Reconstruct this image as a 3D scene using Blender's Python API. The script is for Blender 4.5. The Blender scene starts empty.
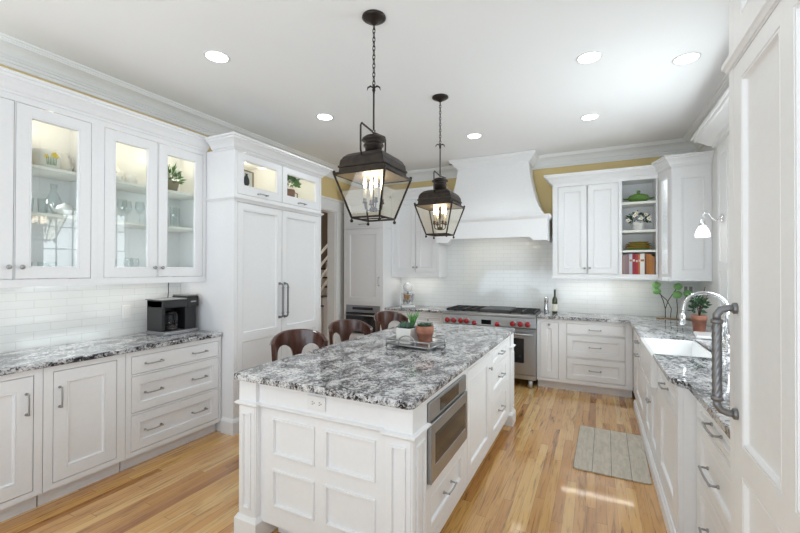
import bpy, bmesh, math, random
from mathutils import Matrix, Vector
random.seed(7)
sc = bpy.context.scene
C = sc.collection
PI = math.pi

# ------------------------------------------------------------------ camera
YAW, PITCH, ROLL, CAM_H, FPX = -.4596, .0066, .0022, 1.497, 395.3
Fw = Vector((math.sin(YAW)*math.cos(PITCH), math.cos(YAW)*math.cos(PITCH), math.sin(PITCH)))
Rt = Vector((math.cos(YAW), -math.sin(YAW), 0)); Up = Rt.cross(Fw)
R2 = Rt*math.cos(ROLL) + Up*math.sin(ROLL); U2 = Up*math.cos(ROLL) - Rt*math.sin(ROLL)
cd = bpy.data.cameras.new('camera'); cam = bpy.data.objects.new('camera', cd); C.objects.link(cam)
M = Matrix((R2, U2, -Fw)).transposed().to_4x4(); M.translation = (0, 0, CAM_H)
cam.matrix_world = M
cd.sensor_width = 36; cd.lens = FPX/800*36; cd.clip_start = .02
sc.camera = cam

# ------------------------------------------------------------------ world, light, exposure
sc.view_settings.view_transform = 'Standard'; sc.view_settings.look = 'None'
sc.view_settings.gamma = 1; sc.view_settings.use_curve_mapping = False
sc.view_settings.exposure = EXPOSURE = 0.13
sc.cycles.diffuse_bounces = 6; sc.cycles.max_bounces = 12; sc.cycles.transparent_max_bounces = 24
sc.cycles.sample_clamp_indirect = 6
w = bpy.data.worlds.new('world'); sc.world = w; w.use_nodes = True
bg = w.node_tree.nodes['Background']; bg.inputs[0].default_value = (.84, .92, 1, 1); bg.inputs[1].default_value = .4

def area(name, loc, rot, sx, sy, power, col=(1, 1, 1)):
    l = bpy.data.lights.new(name, 'AREA'); l.shape = 'RECTANGLE'; l.size = sx; l.size_y = sy; l.energy = power; l.color = col
    o = bpy.data.objects.new(name, l); C.objects.link(o); o.location = loc; o.rotation_euler = rot; return o
def point(name, loc, power, col=(1, .9, .75), r=.03):
    l = bpy.data.lights.new(name, 'POINT'); l.energy = power; l.color = col; l.shadow_soft_size = r
    o = bpy.data.objects.new(name, l); C.objects.link(o); o.location = loc; return o
# added bounce fill behind the camera, aimed at the ceiling; daylight through the sink window
area('ceiling_bounce_fill', (-1.3, -1.9, 1.0), (PI/2+1.15, 0, 0), 4.6, 2.2, 136, (.76, .88, 1))
area('sink_window_daylight', (1.28, 3.69, 1.8), (0, PI/2+.02, 0), 1.35, 1.3, 56, (.88, .94, 1))

# ------------------------------------------------------------------ materials
def mat(name, col, rough=.5, metal=0, spec=.5, emit=None, estr=0, coat=0):
    m = bpy.data.materials.new(name); m.use_nodes = True
    b = m.node_tree.nodes['Principled BSDF']
    b.inputs['Base Color'].default_value = (*col, 1); b.inputs['Roughness'].default_value = rough
    b.inputs['Metallic'].default_value = metal; b.inputs['Specular IOR Level'].default_value = spec
    b.inputs['Coat Weight'].default_value = coat
    if emit: b.inputs['Emission Color'].default_value = (*emit, 1); b.inputs['Emission Strength'].default_value = estr
    return m
def nodes(m): return m.node_tree.nodes, m.node_tree.links, m.node_tree.nodes['Principled BSDF']
def ramp(n, stops, interp='LINEAR'):
    r = n.new('ShaderNodeValToRGB'); r.color_ramp.interpolation = interp
    e = r.color_ramp.elements
    while len(e) < len(stops): e.new(.5)
    for i, (p, c) in enumerate(stops):
        e[i].position = p; e[i].color = (*c, 1) if len(c) == 3 else c
    return r
def noise(n, l, vec, scale, detail=4, rough=.55, dist=0):
    t = n.new('ShaderNodeTexNoise'); t.inputs['Scale'].default_value = scale; t.inputs['Detail'].default_value = detail
    t.inputs['Roughness'].default_value = rough; t.inputs['Distortion'].default_value = dist
    if vec is not None: l.new(vec, t.inputs['Vector'])
    return t
def mathn(n, l, op, a, b=None):
    t = n.new('ShaderNodeMath'); t.operation = op
    for i, v in enumerate((a, b)):
        if v is None: continue
        if isinstance(v, (int, float)): t.inputs[i].default_value = v
        else: l.new(v, t.inputs[i])
    return t.outputs[0]
def mixc(n, l, fac, a, b, mode='MIX'):
    t = n.new('ShaderNodeMix'); t.data_type = 'RGBA'; t.blend_type = mode
    for s, v in ((t.inputs[0], fac), (t.inputs[6], a), (t.inputs[7], b)):
        if isinstance(v, (int, float)): s.default_value = v
        elif isinstance(v, tuple): s.default_value = (*v, 1)
        else: l.new(v, s)
    return t.outputs[2]
def objco(n):
    return n.new('ShaderNodeTexCoord').outputs['Object']
def geopos(n):
    return n.new('ShaderNodeNewGeometry').outputs['Position']

MT = {}
MT['white'] = mat('white_cabinet_paint', (.84, .84, .845), .38)
n, l, b = nodes(MT['white'])
t = noise(n, l, geopos(n), 40, 3); r = ramp(n, [(.3, (.825, .825, .83)), (.7, (.845, .845, .85))]); l.new(t.outputs[0], r.inputs[0]); l.new(r.outputs[0], b.inputs['Base Color'])
MT['inside'] = mat('cabinet_interior_paint', (.80, .79, .74), .5)
MT['ceiling'] = mat('ceiling_paint', (.90, .90, .90), .8)
MT['litliner'] = mat('bulb_lit_brass_tone', (.34, .27, .19), .5, .5)  # paler than the bronze: bulb light on the roof underside put into the colour
MT['trim'] = mat('white_trim_paint', (.89, .89, .885), .4)
MT['yellow'] = mat('yellow_wall_paint', (.80, .63, .31), .8)
MT['wall'] = mat('white_wall_paint', (.78, .78, .77), .7)
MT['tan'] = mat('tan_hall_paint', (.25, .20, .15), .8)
MT['dark'] = mat('dark_gap', (.02, .02, .02), .8)
MT['bronze'] = mat('aged_bronze_metal', (.030, .026, .023), .42, .6)
n, l, b = nodes(MT['bronze'])
t = noise(n, l, objco(n), 25, 5); r = ramp(n, [(.3, (.022, .020, .019)), (.75, (.06, .042, .030))]); l.new(t.outputs[0], r.inputs[0]); l.new(r.outputs[0], b.inputs['Base Color'])
MT['pewter'] = mat('pewter_hardware', (.42, .42, .42), .36, .9)
MT['darkpewter'] = mat('dark_pewter_hardware', (.24, .24, .245), .42, .8)
MT['chrome'] = mat('polished_nickel', (.75, .75, .76), .1, 1)
MT['steel'] = mat('brushed_stainless_steel', (.43, .435, .44), .3, 1)
n, l, b = nodes(MT['steel'])
mp = n.new('ShaderNodeMapping'); mp.inputs['Scale'].default_value = (4, 4, 300); l.new(geopos(n), mp.inputs[0])
t = noise(n, l, mp.outputs[0], 3, 3); r = ramp(n, [(.3, (.28, .28, .28)), (.7, (.42, .42, .42))]); l.new(t.outputs[0], r.inputs[0]); l.new(r.outputs[0], b.inputs['Roughness'])
MT['blackglass'] = mat('black_oven_glass', (.012, .012, .013), .06)
MT['brownglass'] = mat('tinted_microwave_glass', (.035, .032, .03), .08)
MT['iron'] = mat('black_cast_iron', (.02, .02, .021), .5)
MT['griddle'] = mat('dark_griddle_cover', (.07, .07, .072), .4, .5)
MT['red'] = mat('red_knob_plastic', (.34, .010, .018), .3, coat=.3)
MT['blackplastic'] = mat('black_plastic', (.015, .015, .016), .3)
MT['greyplastic'] = mat('grey_metallic_plastic', (.32, .32, .33), .3, .6)
MT['porcelain'] = mat('white_glazed_fireclay', (.86, .86, .86), .12, coat=.5)
MT['terracotta'] = mat('terracotta_clay', (.36, .15, .09), .75)
n, l, b = nodes(MT['terracotta'])
t = noise(n, l, objco(n), 18, 4); r = ramp(n, [(.3, (.30, .115, .07)), (.75, (.45, .21, .145))]); l.new(t.outputs[0], r.inputs[0]); l.new(r.outputs[0], b.inputs['Base Color'])
MT['brownpot'] = mat('brown_clay', (.20, .08, .04), .6)
MT['whitepot'] = mat('white_ceramic', (.78, .77, .74), .35)
MT['soil'] = mat('potting_soil', (.03, .022, .016), .9)
MT['bulb'] = mat('lit_candle_bulb', (1, .9, .7), .3, emit=(1, .90, .72), estr=16)
MT['candle'] = mat('cream_candle_sleeve', (.55, .50, .40), .5)
MT['lens'] = mat('lit_downlight_lens', (1, 1, 1), .3, emit=(1, .98, .95), estr=9)
MT['led'] = mat('lit_led_strip', (1, 1, 1), .3, emit=(1, .95, .86), estr=9)
MT['opal'] = mat('lit_opal_glass', (.95, .95, .95), .2, emit=(1, .98, .95), estr=1.6)
MT['whiteplastic'] = mat('white_plastic', (.80, .80, .79), .3)
MT['olive'] = mat('dark_green_bottle_glass', (.035, .045, .012), .08, coat=.5)
MT['label'] = mat('cream_paper_label', (.75, .72, .65), .7)
MT['greenglaze'] = mat('green_glazed_pottery', (.10, .22, .03), .18, coat=.5)
MT['amberglaze'] = mat('amber_glazed_pottery', (.40, .20, .04), .2, coat=.5)
MT['olivglaze'] = mat('olive_glazed_pottery', (.22, .22, .04), .2, coat=.5)
MT['yellowglaze'] = mat('yellow_glazed_pottery', (.75, .50, .05), .25)
MT['ballgreen'] = mat('soft_green_pompom', (.30, .60, .22), .85)
MT['rust'] = mat('rusted_wire', (.10, .07, .05), .6, .5)
MT['petal'] = mat('white_petals', (.86, .86, .80), .6)
MT['petalyellow'] = mat('yellow_petals', (.80, .58, .04), .6)
MT['olivebasket'] = mat('olive_grey_pot', (.26, .23, .15), .7)
MT['basket'] = mat('woven_basket', (.33, .22, .11), .8)

def leafmat(name, a, c):
    m = mat(name, a, .55); n, l, b = nodes(m)
    t = noise(n, l, objco(n), 30, 3); r = ramp(n, [(.35, a), (.7, c)]); l.new(t.outputs[0], r.inputs[0]); l.new(r.outputs[0], b.inputs['Base Color']); return m
MT['leaf'] = leafmat('green_leaves', (.045, .14, .02), (.14, .34, .05))
MT['aloe'] = leafmat('aloe_leaves', (.04, .16, .04), (.13, .36, .08))
MT['succulent'] = leafmat('blue_green_succulent', (.06, .13, .10), (.17, .28, .20))
MT['darkleaf'] = leafmat('dark_green_leaves', (.015, .05, .02), (.05, .12, .05))

def wood(name, dark, light, sc_=(8, 8, 1.2)):
    m = mat(name, dark, .3, coat=.3); n, l, b = nodes(m)
    mp = n.new('ShaderNodeMapping'); mp.inputs['Scale'].default_value = sc_; l.new(objco(n), mp.inputs[0])
    t = noise(n, l, mp.outputs[0], 6, 6, .6, .6); r = ramp(n, [(.3, dark), (.7, light)]); l.new(t.outputs[0], r.inputs[0]); l.new(r.outputs[0], b.inputs['Base Color']); return m
MT['mahogany'] = wood('dark_red_brown_wood', (.035, .012, .008), (.115, .042, .026))
MT['leather'] = mat('brown_leather', (.06, .028, .018), .4)
MT['stairwood'] = wood('dark_stair_wood', (.05, .03, .02), (.10, .06, .035))

# clear glass: mostly see-through, mirror share from Fresnel
def clear(name, tint, ior=1.5, edge=0.0, rough=.0):
    m = bpy.data.materials.new(name); m.use_nodes = True; n = m.node_tree.nodes; l = m.node_tree.links; n.clear()
    out = n.new('ShaderNodeOutputMaterial'); tr = n.new('ShaderNodeBsdfTransparent'); gl = n.new('ShaderNodeBsdfGlossy'); mx = n.new('ShaderNodeMixShader')
    tr.inputs[0].default_value = (*tint, 1); gl.inputs['Roughness'].default_value = rough
    fr = n.new('ShaderNodeFresnel'); fr.inputs[0].default_value = ior
    f = fr.outputs[0]
    if edge:
        lw = n.new('ShaderNodeLayerWeight'); lw.inputs[0].default_value = .35
        e = mathn(n, l, 'MULTIPLY', lw.outputs['Facing'], edge); f = mathn(n, l, 'ADD', f, e); f = mathn(n, l, 'MINIMUM', f, .9)
    ge = n.new('ShaderNodeNewGeometry'); f = mathn(n, l, 'MULTIPLY', f, mathn(n, l, 'SUBTRACT', 1.0, ge.outputs['Backfacing']))
    l.new(f, mx.inputs[0]); l.new(tr.outputs[0], mx.inputs[1]); l.new(gl.outputs[0], mx.inputs[2]); l.new(mx.outputs[0], out.inputs[0]); return m
MT['pane'] = clear('clear_cabinet_glass', (.95, .97, .96), 1.6)
MT['lanternglass'] = clear('amber_lantern_glass', (.97, .945, .88), 1.6)
MT['tumbler'] = clear('clear_drinking_glass', (.965, .98, .98), 1.45, .3)

# granite: grey-white ground, clouded greys, black flecks, a few rust spots
def granite(name, seed):
    m = mat(name, (.5, .5, .5), .07, spec=.6); n, l, b = nodes(m)
    mp = n.new('ShaderNodeMapping'); mp.inputs['Location'].default_value = (seed, seed*2.1, 0); l.new(geopos(n), mp.inputs[0]); v = mp.outputs[0]
    mp2 = n.new('ShaderNodeMapping'); mp2.inputs['Rotation'].default_value = (0, 0, .6); mp2.inputs['Scale'].default_value = (1.3, .8, 1.2); l.new(v, mp2.inputs[0])
    big = noise(n, l, mp2.outputs[0], 8, 6, .68, .5)
    wv = noise(n, l, v, 45, 3, .6)
    va = n.new('ShaderNodeVectorMath'); va.operation = 'SCALE'; va.inputs['Scale'].default_value = .022; l.new(wv.outputs['Color'], va.inputs[0])
    vb = n.new('ShaderNodeVectorMath'); vb.operation = 'ADD'; l.new(v, vb.inputs[0]); l.new(va.outputs[0], vb.inputs[1])
    def cells(sc):
        t = n.new('ShaderNodeTexVoronoi'); t.inputs['Scale'].default_value = sc; l.new(vb.outputs[0], t.inputs['Vector'])
        q = n.new('ShaderNodeSeparateColor'); l.new(t.outputs['Color'], q.inputs[0]); return q.outputs[0]
    val = mathn(n, l, 'ADD', mathn(n, l, 'MULTIPLY', big.outputs[0], 1.35), mathn(n, l, 'MULTIPLY', cells(78), .30))
    val = mathn(n, l, 'ADD', val, mathn(n, l, 'MULTIPLY', cells(170), .24))
    base = ramp(n, [(.20, (.018, .018, .022)), (.30, (.06, .06, .065)), (.40, (.22, .22, .23)), (.52, (.44, .44, .45)), (.66, (.60, .60, .605)), (.85, (.74, .74, .74))])
    mr = n.new('ShaderNodeMapRange'); mr.inputs['From Min'].default_value = .56; mr.inputs['From Max'].default_value = 1.36; l.new(val, mr.inputs['Value'])
    l.new(mr.outputs[0], base.inputs[0])
    f3 = noise(n, l, mp2.outputs[0], 11, 2, .5, .3); r3 = ramp(n, [(.70, (0, 0, 0)), (.73, (1, 1, 1))]); l.new(f3.outputs[0], r3.inputs[0])
    c4 = mixc(n, l, r3.outputs[0], base.outputs[0], (.13, .095, .065))
    l.new(c4, b.inputs['Base Color']); return m
MT['granite'] = granite('speckled_grey_granite', 3.1)
MT['granite2'] = granite('speckled_grey_granite_island', 11.7)

# oak strip floor, boards along y
def oak():
    m = mat('oak_strip_floor', (.5, .3, .13), .22, coat=.9); n, l, b = nodes(m)
    b.inputs['Coat Roughness'].default_value = .065
    s = n.new('ShaderNodeSeparateXYZ'); l.new(geopos(n), s.inputs[0]); X, Y = s.outputs[0], s.outputs[1]
    xr = mathn(n, l, 'DIVIDE', X, .060); row = mathn(n, l, 'FLOOR', xr); fx = mathn(n, l, 'FRACT', xr)
    wn = n.new('ShaderNodeTexWhiteNoise'); wn.noise_dimensions = '1D'; l.new(row, wn.inputs['W'])
    off = mathn(n, l, 'MULTIPLY', wn.outputs['Value'], 17.0)
    yr = mathn(n, l, 'ADD', mathn(n, l, 'DIVIDE', Y, 1.25), off); idx = mathn(n, l, 'FLOOR', yr); fy = mathn(n, l, 'FRACT', yr)
    cv = n.new('ShaderNodeCombineXYZ'); l.new(row, cv.inputs[0]); l.new(idx, cv.inputs[1])
    w2 = n.new('ShaderNodeTexWhiteNoise'); w2.noise_dimensions = '2D'; l.new(cv.outputs[0], w2.inputs['Vector'])
    tone = ramp(n, [(0, (.38, .16, .040)), (.15, (.56, .275, .075)), (.5, (.66, .365, .110)), (.82, (.74, .46, .165)), (1, (.80, .55, .25))]); l.new(w2.outputs['Value'], tone.inputs[0])
    gv = n.new('ShaderNodeCombineXYZ'); l.new(mathn(n, l, 'MULTIPLY', X, 26), gv.inputs[0]); l.new(mathn(n, l, 'MULTIPLY', Y, 1.6), gv.inputs[1])
    l.new(mathn(n, l, 'MULTIPLY', w2.outputs['Value'], 40), gv.inputs[2])
    g = noise(n, l, gv.outputs[0], 1.6, 6, .62, 1.3); gr = ramp(n, [(.32, (.44, .34, .25)), (.47, (.93, .90, .86)), (.75, (1.1, 1.1, 1.1))]); l.new(g.outputs[0], gr.inputs[0])
    c = mixc(n, l, .8, tone.outputs[0], gr.outputs[0], 'MULTIPLY')
    g2 = noise(n, l, gv.outputs[0], .55, 4, .6, 2.0); st = ramp(n, [(.58, (1, 1, 1)), (.66, (.34, .22, .13)), (.72, (1, 1, 1))]); l.new(g2.outputs[0], st.inputs[0])
    c = mixc(n, l, .8, c, st.outputs[0], 'MULTIPLY')
    e1 = mathn(n, l, 'LESS_THAN', fx, .03); e2 = mathn(n, l, 'LESS_THAN', fy, .0028); e = mathn(n, l, 'MAXIMUM', e1, e2)
    c = mixc(n, l, mathn(n, l, 'MULTIPLY', e, .6), c, (.10, .05, .02))
    l.new(c, b.inputs['Base Color'])
    bp = n.new('ShaderNodeBump'); bp.inputs['Strength'].default_value = .12; bp.inputs['Distance'].default_value = .002
    l.new(mathn(n, l, 'SUBTRACT', 1.0, e), bp.inputs['Height']); l.new(bp.outputs[0], b.inputs['Normal']); return m
MT['oak'] = oak()

def tile(name, axis):      # glazed subway tile, running bond
    m = mat(name, (.78, .79, .785), .10, coat=.3); n, l, b = nodes(m)
    s = n.new('ShaderNodeSeparateXYZ'); l.new(geopos(n), s.inputs[0]); cv = n.new('ShaderNodeCombineXYZ')
    l.new(s.outputs[axis], cv.inputs[0]); l.new(s.outputs[2], cv.inputs[1])
    br = n.new('ShaderNodeTexBrick'); l.new(cv.outputs[0], br.inputs['Vector'])
    br.inputs['Scale'].default_value = 1; br.inputs['Brick Width'].default_value = .2; br.inputs['Row Height'].default_value = .0575
    br.inputs['Mortar Size'].default_value = .0022; br.inputs['Mortar Smooth'].default_value = .6
    br.inputs['Color1'].default_value = (.78, .80, .79, 1); br.inputs['Color2'].default_value = (.77, .79, .785, 1); br.inputs['Mortar'].default_value = (.64, .655, .645, 1)
    l.new(br.outputs['Color'], b.inputs['Base Color'])
    w = noise(n, l, cv.outputs[0], 9, 2)
    h = mathn(n, l, 'ADD', mathn(n, l, 'MULTIPLY', br.outputs['Fac'], -1.0), mathn(n, l, 'MULTIPLY', w.outputs[0], .8))
    bp = n.new('ShaderNodeBump'); bp.inputs['Strength'].default_value = .3; bp.inputs['Distance'].default_value = .002
    l.new(h, bp.inputs['Height']); l.new(bp.outputs[0], b.inputs['Normal']); return m
MT['tile_left'] = tile('white_subway_tile_left', 1)
MT['tile_back'] = tile('white_subway_tile_back', 0)

def matwood():             # kitchen mat printed with grey planks
    m = mat('grey_plank_print', (.4, .38, .33), .75); n, l, b = nodes(m)
    s = n.new('ShaderNodeSeparateXYZ'); l.new(objco(n), s.inputs[0])
    xr = mathn(n, l, 'DIVIDE', mathn(n, l, 'ADD', s.outputs[0], .255), .128); fx = mathn(n, l, 'FRACT', xr); row = mathn(n, l, 'FLOOR', xr)
    wn = n.new('ShaderNodeTexWhiteNoise'); wn.noise_dimensions = '1D'; l.new(row, wn.inputs['W'])
    gv = n.new('ShaderNodeCombineXYZ'); l.new(mathn(n, l, 'MULTIPLY', s.outputs[0], 14), gv.inputs[0]); l.new(mathn(n, l, 'MULTIPLY', s.outputs[1], 3), gv.inputs[1]); l.new(mathn(n, l, 'MULTIPLY', row, 7.3), gv.inputs[2])
    g = noise(n, l, gv.outputs[0], 2.2, 6, .65, .8); r = ramp(n, [(.3, (.42, .38, .31)), (.55, (.57, .52, .43)), (.75, (.65, .60, .52))]); l.new(g.outputs[0], r.inputs[0])
    c = mixc(n, l, .25, r.outputs[0], wn.outputs['Color'], 'SOFT_LIGHT')
    c = r.outputs[0]
    e = mathn(n, l, 'LESS_THAN', fx, .035)
    l.new(mixc(n, l, mathn(n, l, 'MULTIPLY', e, .75), c, (.07, .065, .055)), b.inputs['Base Color']); return m
MT['mat'] = matwood()

# ------------------------------------------------------------------ mesh builder
class MB:
    def __init__(s): s.bm = bmesh.new()
    def quad(s, pts, smooth=False):
        f = s.bm.faces.new([s.bm.verts.new(p) for p in pts]); f.smooth = smooth; return f
    def box(s, x0, x1, y0, y1, z0, z1, bev=0, seg=2):
        vs = [s.bm.verts.new(p) for p in ((x0,y0,z0),(x1,y0,z0),(x1,y1,z0),(x0,y1,z0),(x0,y0,z1),(x1,y0,z1),(x1,y1,z1),(x0,y1,z1))]
        fs = [s.bm.faces.new([vs[i] for i in q]) for q in ((0,3,2,1),(4,5,6,7),(0,1,5,4),(1,2,6,5),(2,3,7,6),(3,0,4,7))]
        if bev:
            es = list({e for f in fs for e in f.edges})
            bmesh.ops.bevel(s.bm, geom=es, offset=bev, segments=seg, affect='EDGES', profile=.5)
        return s
    def prism(s, poly, z0, z1, bev=0, seg=2):          # polygon in xy, extruded along z
        a = sum(poly[i][0]*poly[(i+1) % len(poly)][1]-poly[(i+1) % len(poly)][0]*poly[i][1] for i in range(len(poly)))
        if a < 0: poly = poly[::-1]
        lo = [s.bm.verts.new((x, y, z0)) for x, y in poly]; hi = [s.bm.verts.new((x, y, z1)) for x, y in poly]; k = len(poly)
        fs = [s.bm.faces.new(lo[::-1]), s.bm.faces.new(hi)] + [s.bm.faces.new((lo[i], lo[(i+1) % k], hi[(i+1) % k], hi[i])) for i in range(k)]
        if bev:
            es = list({e for f in fs for e in f.edges}); bmesh.ops.bevel(s.bm, geom=es, offset=bev, segments=seg, affect='EDGES', profile=.5)
        return s
    def loft(s, rings, cap=True, smooth=False, closed=False):
        vr = [[s.bm.verts.new(p) for p in r] for r in rings]; k = len(rings[0]); m = len(vr)
        for i in range(m if closed else m-1):
            a, b_ = vr[i], vr[(i+1) % m]
            for j in range(k):
                f = s.bm.faces.new((a[j], a[(j+1) % k], b_[(j+1) % k], b_[j])); f.smooth = smooth
        if cap and not closed:
            s.bm.faces.new(vr[0][::-1]); s.bm.faces.new(vr[-1])
        return s
    def lathe(s, prof, cx=0, cy=0, cz=0, k=20, axis='z', smooth=True, cap=True):
        rings = []
        for r, z in prof:
            r = max(r, .0004); ring = []
            for i in range(k):
                a = 2*PI*i/k; u, v = r*math.cos(a), r*math.sin(a)
                p = {'z': (u, v, z), 'y': (u, z, -v), 'x': (z, u, v)}[axis]
                ring.append((p[0]+cx, p[1]+cy, p[2]+cz))
            rings.append(ring)
        return s.loft(rings, cap, smooth)
    def tube(s, pts, r, k=8, closed=False, lobes=0, twist=0):
        pts = [Vector(p) for p in pts]; rings = []; m = len(pts); prev = None
        rr = r if isinstance(r, (list, tuple)) else [r]*m
        for i, p in enumerate(pts):
            if closed: d = (pts[(i+1) % m]-pts[i-1])
            else: d = pts[min(i+1, m-1)]-pts[max(i-1, 0)]
            d.normalize()
            if prev is None:
                ref = Vector((0, 0, 1)) if abs(d.z) < .9 else Vector((1, 0, 0)); u = d.cross(ref).normalized()
            else:
                u = (prev-d*prev.dot(d)).normalized()
            prev = u; v = d.cross(u); ring = []
            for j in range(k):
                a = 2*PI*j/k; q = rr[i]*(1+(.16*math.cos(lobes*(a)) if lobes else 0)); a2 = a+twist*i
                ring.append(p+(u*math.cos(a2)+v*math.sin(a2))*q)
            rings.append(ring)
        return s.loft(rings, True, True, closed)
    def sphere(s, c, r, k=12, sz=1.0):
        m = k//2+1
        return s.lathe([(r*math.sin(PI*i/m), -r*sz*math.cos(PI*i/m)) for i in range(m+1)], *c, k=k)
    def sweep(s, path, prof, side=-1, closed=False, z=0):   # profile (out, z) along an xy path, mitred
        m = len(path); rings = []
        def nrm(a, b_):
            d = Vector((b_[0]-a[0], b_[1]-a[1])).normalized(); return Vector((-d.y, d.x))*side
        for i, p in enumerate(path):
            if closed: n1, n2 = nrm(path[i-1], p), nrm(p, path[(i+1) % m])
            else:
                n1 = nrm(path[i-1], p) if i else nrm(p, path[1]); n2 = nrm(p, path[i+1]) if i < m-1 else n1
            mt = (n1+n2)/(1+n1.dot(n2)); rings.append([(p[0]+mt.x*o, p[1]+mt.y*o, z+h) for o, h in prof])
        return s.loft(rings, True, False, closed)
    # a flat front in xz at depth y with openings, each stepped by a ring profile [(inset, dy)...]
    def face(s, x0, x1, z0, z1, y, openings=(), prof=((0, 0),), cap=True):
        xs = sorted({x0, x1, *[v for o in openings for v in o[:2]]}); zs = sorted({z0, z1, *[v for o in openings for v in o[2:4]]})
        for i in range(len(xs)-1):
            for j in range(len(zs)-1):
                mx, mz = (xs[i]+xs[i+1])/2, (zs[j]+zs[j+1])/2
                if any(o[0] < mx < o[1] and o[2] < mz < o[3] for o in openings): continue
                s.quad(((xs[i], y, zs[j]), (xs[i+1], y, zs[j]), (xs[i+1], y, zs[j+1]), (xs[i], y, zs[j+1])))
        for o in openings:
            def ring(d): return [(o[0]+d[0], y+d[1], o[2]+d[0]), (o[1]-d[0], y+d[1], o[2]+d[0]), (o[1]-d[0], y+d[1], o[3]-d[0]), (o[0]+d[0], y+d[1], o[3]-d[0])]
            for a, b_ in zip(prof[:-1], prof[1:]):
                A, B = ring(a), ring(b_)
                for q in range(4): s.quad((A[q], A[(q+1) % 4], B[(q+1) % 4], B[q]))
            if cap: s.quad(ring(prof[-1]))
        return s
    def slab(s, x0, x1, z0, z1, y0, y1, openings=(), prof=((0, 0),), cap=True):
        e = .0015                                   # eased outer edge
        s.face(x0+e, x1-e, z0+e, z1-e, y0, openings, prof, cap)
        A = [(x0+e, y0, z0+e), (x1-e, y0, z0+e), (x1-e, y0, z1-e), (x0+e, y0, z1-e)]
        B = [(x0, y0+e, z0), (x1, y0+e, z0), (x1, y0+e, z1), (x0, y0+e, z1)]
        D = [(x0, y1, z0), (x1, y1, z0), (x1, y1, z1), (x0, y1, z1)]
        for P_, Q in ((A, B), (B, D)):
            for q in range(4): s.quad((P_[q], Q[q], Q[(q+1) % 4], P_[(q+1) % 4]))
        if cap or not openings: s.quad(D[::-1])
        else:
            d = prof[-1][0]
            s.face(x0, x1, z0, z1, y1, [(o[0]+d, o[1]-d, o[2]+d, o[3]-d) for o in openings], ((0, 0),), False)
        return s
    def build(s, name, m, parent=None, loc=None, rot=None, weld=True):
        if weld: bmesh.ops.remove_doubles(s.bm, verts=s.bm.verts, dist=1e-5)
        bmesh.ops.recalc_face_normals(s.bm, faces=s.bm.faces)
        me = bpy.data.meshes.new(name); s.bm.to_mesh(me); s.bm.free()
        me.materials.append(MT[m] if isinstance(m, str) else m)
        o = bpy.data.objects.new(name, me); C.objects.link(o)
        if parent: o.parent = parent
        if loc: o.location = loc
        if rot is not None: o.rotation_euler = (0, 0, rot) if isinstance(rot, (int, float)) else rot
        return o

def tag(o, label=None, cat=None, group=None, kind=None):
    if label: o['label'] = label
    if cat: o['category'] = cat
    if group: o['group'] = group
    if kind: o['kind'] = kind
    return o
def thing(name, label, cat, loc=(0, 0, 0), rot=0, group=None):
    o = bpy.data.objects.new(name, None); C.objects.link(o); o.location = loc
    o.rotation_euler = (0, 0, rot) if isinstance(rot, (int, float)) else rot
    o.empty_display_size = .1
    return tag(o, label, cat, group)
def struct(name, mb, m):
    return tag(mb.build(name, m), kind='structure')
def copy_tree(o, parent=None):
    c = o.copy(); C.objects.link(c)
    if parent: c.parent = parent
    for ch in [x for x in C.objects if x.parent == o]: copy_tree(ch, c)
    return c
def leaves(mb, c, spread, count, size, up=.4, seed=1, shape=.45, ctr_up=0):
    rnd = random.Random(seed)
    for _ in range(count):
        th = rnd.uniform(0, 2*PI); ph = math.acos(rnd.uniform(-.35, 1)); rr = rnd.uniform(.35, 1)**.6
        d = Vector((math.sin(ph)*math.cos(th), math.sin(ph)*math.sin(th), math.cos(ph)))
        p = Vector(c)+Vector((d.x*spread[0], d.y*spread[1], d.z*spread[2]))*rr
        ax = (d+Vector((rnd.uniform(-.6, .6), rnd.uniform(-.6, .6), rnd.uniform(-.3, up)))).normalized()
        sd = ax.cross(Vector((rnd.uniform(-1, 1), rnd.uniform(-1, 1), rnd.uniform(-.3, 1)))).normalized(); nn = ax.cross(sd)
        L = size*rnd.uniform(.7, 1.25); W = L*shape
        a, q, e = p, p+ax*L*.5, p+ax*L
        v = [s_ for s_ in (a, q+sd*W*.5+nn*L*.06, e-nn*L*.08, q-sd*W*.5+nn*L*.06)]
        mid = q-nn*L*.03
        mb.quad((v[0], v[1], mid)); mb.quad((v[1], v[2], mid)); mb.quad((v[2], v[3], mid)); mb.quad((v[3], v[0], mid))
# ------------------------------------------------------------------ the room
XL, XR, YB, H, Y0 = -3.68, 1.10, 5.83, 3.05, -2.2
struct('floor', MB().box(-6.2, 1.4, Y0, 9.0, -.05, 0), 'oak')
struct('ceiling', MB().box(-6.2, 1.4, Y0, 9.0, H, H+.05), 'ceiling')
wl = MB().box(XL-.14, XL, Y0, 4.15, 0, H).box(XL-.14, XL, 5.13, YB, 0, H).box(XL-.14, XL, 4.15, 5.13, 2.40, H)
struct('wall_left', wl, 'yellow')
struct('wall_back', MB().box(XL-.14, XR+.14, YB, YB+.14, 0, H), 'yellow')
WY0, WY1, WZ0, WZ1 = 3.02, 4.36, 1.10, 2.52
struct('wall_right', MB().box(XR, XR+.14, Y0, WY0, 0, H).box(XR, XR+.14, WY1, YB, 0, H).box(XR, XR+.14, WY0, WY1, 0, WZ0).box(XR, XR+.14, WY0, WY1, WZ1, H), 'wall')
struct('wall_backsplash_left', MB().box(XL, XL+.012, .2, 2.535, .90, 1.40), 'tile_left')
struct('wall_backsplash_back', MB().box(-2.86, XR-.002, YB-.012, YB, .90, 1.97), 'tile_back')
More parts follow.
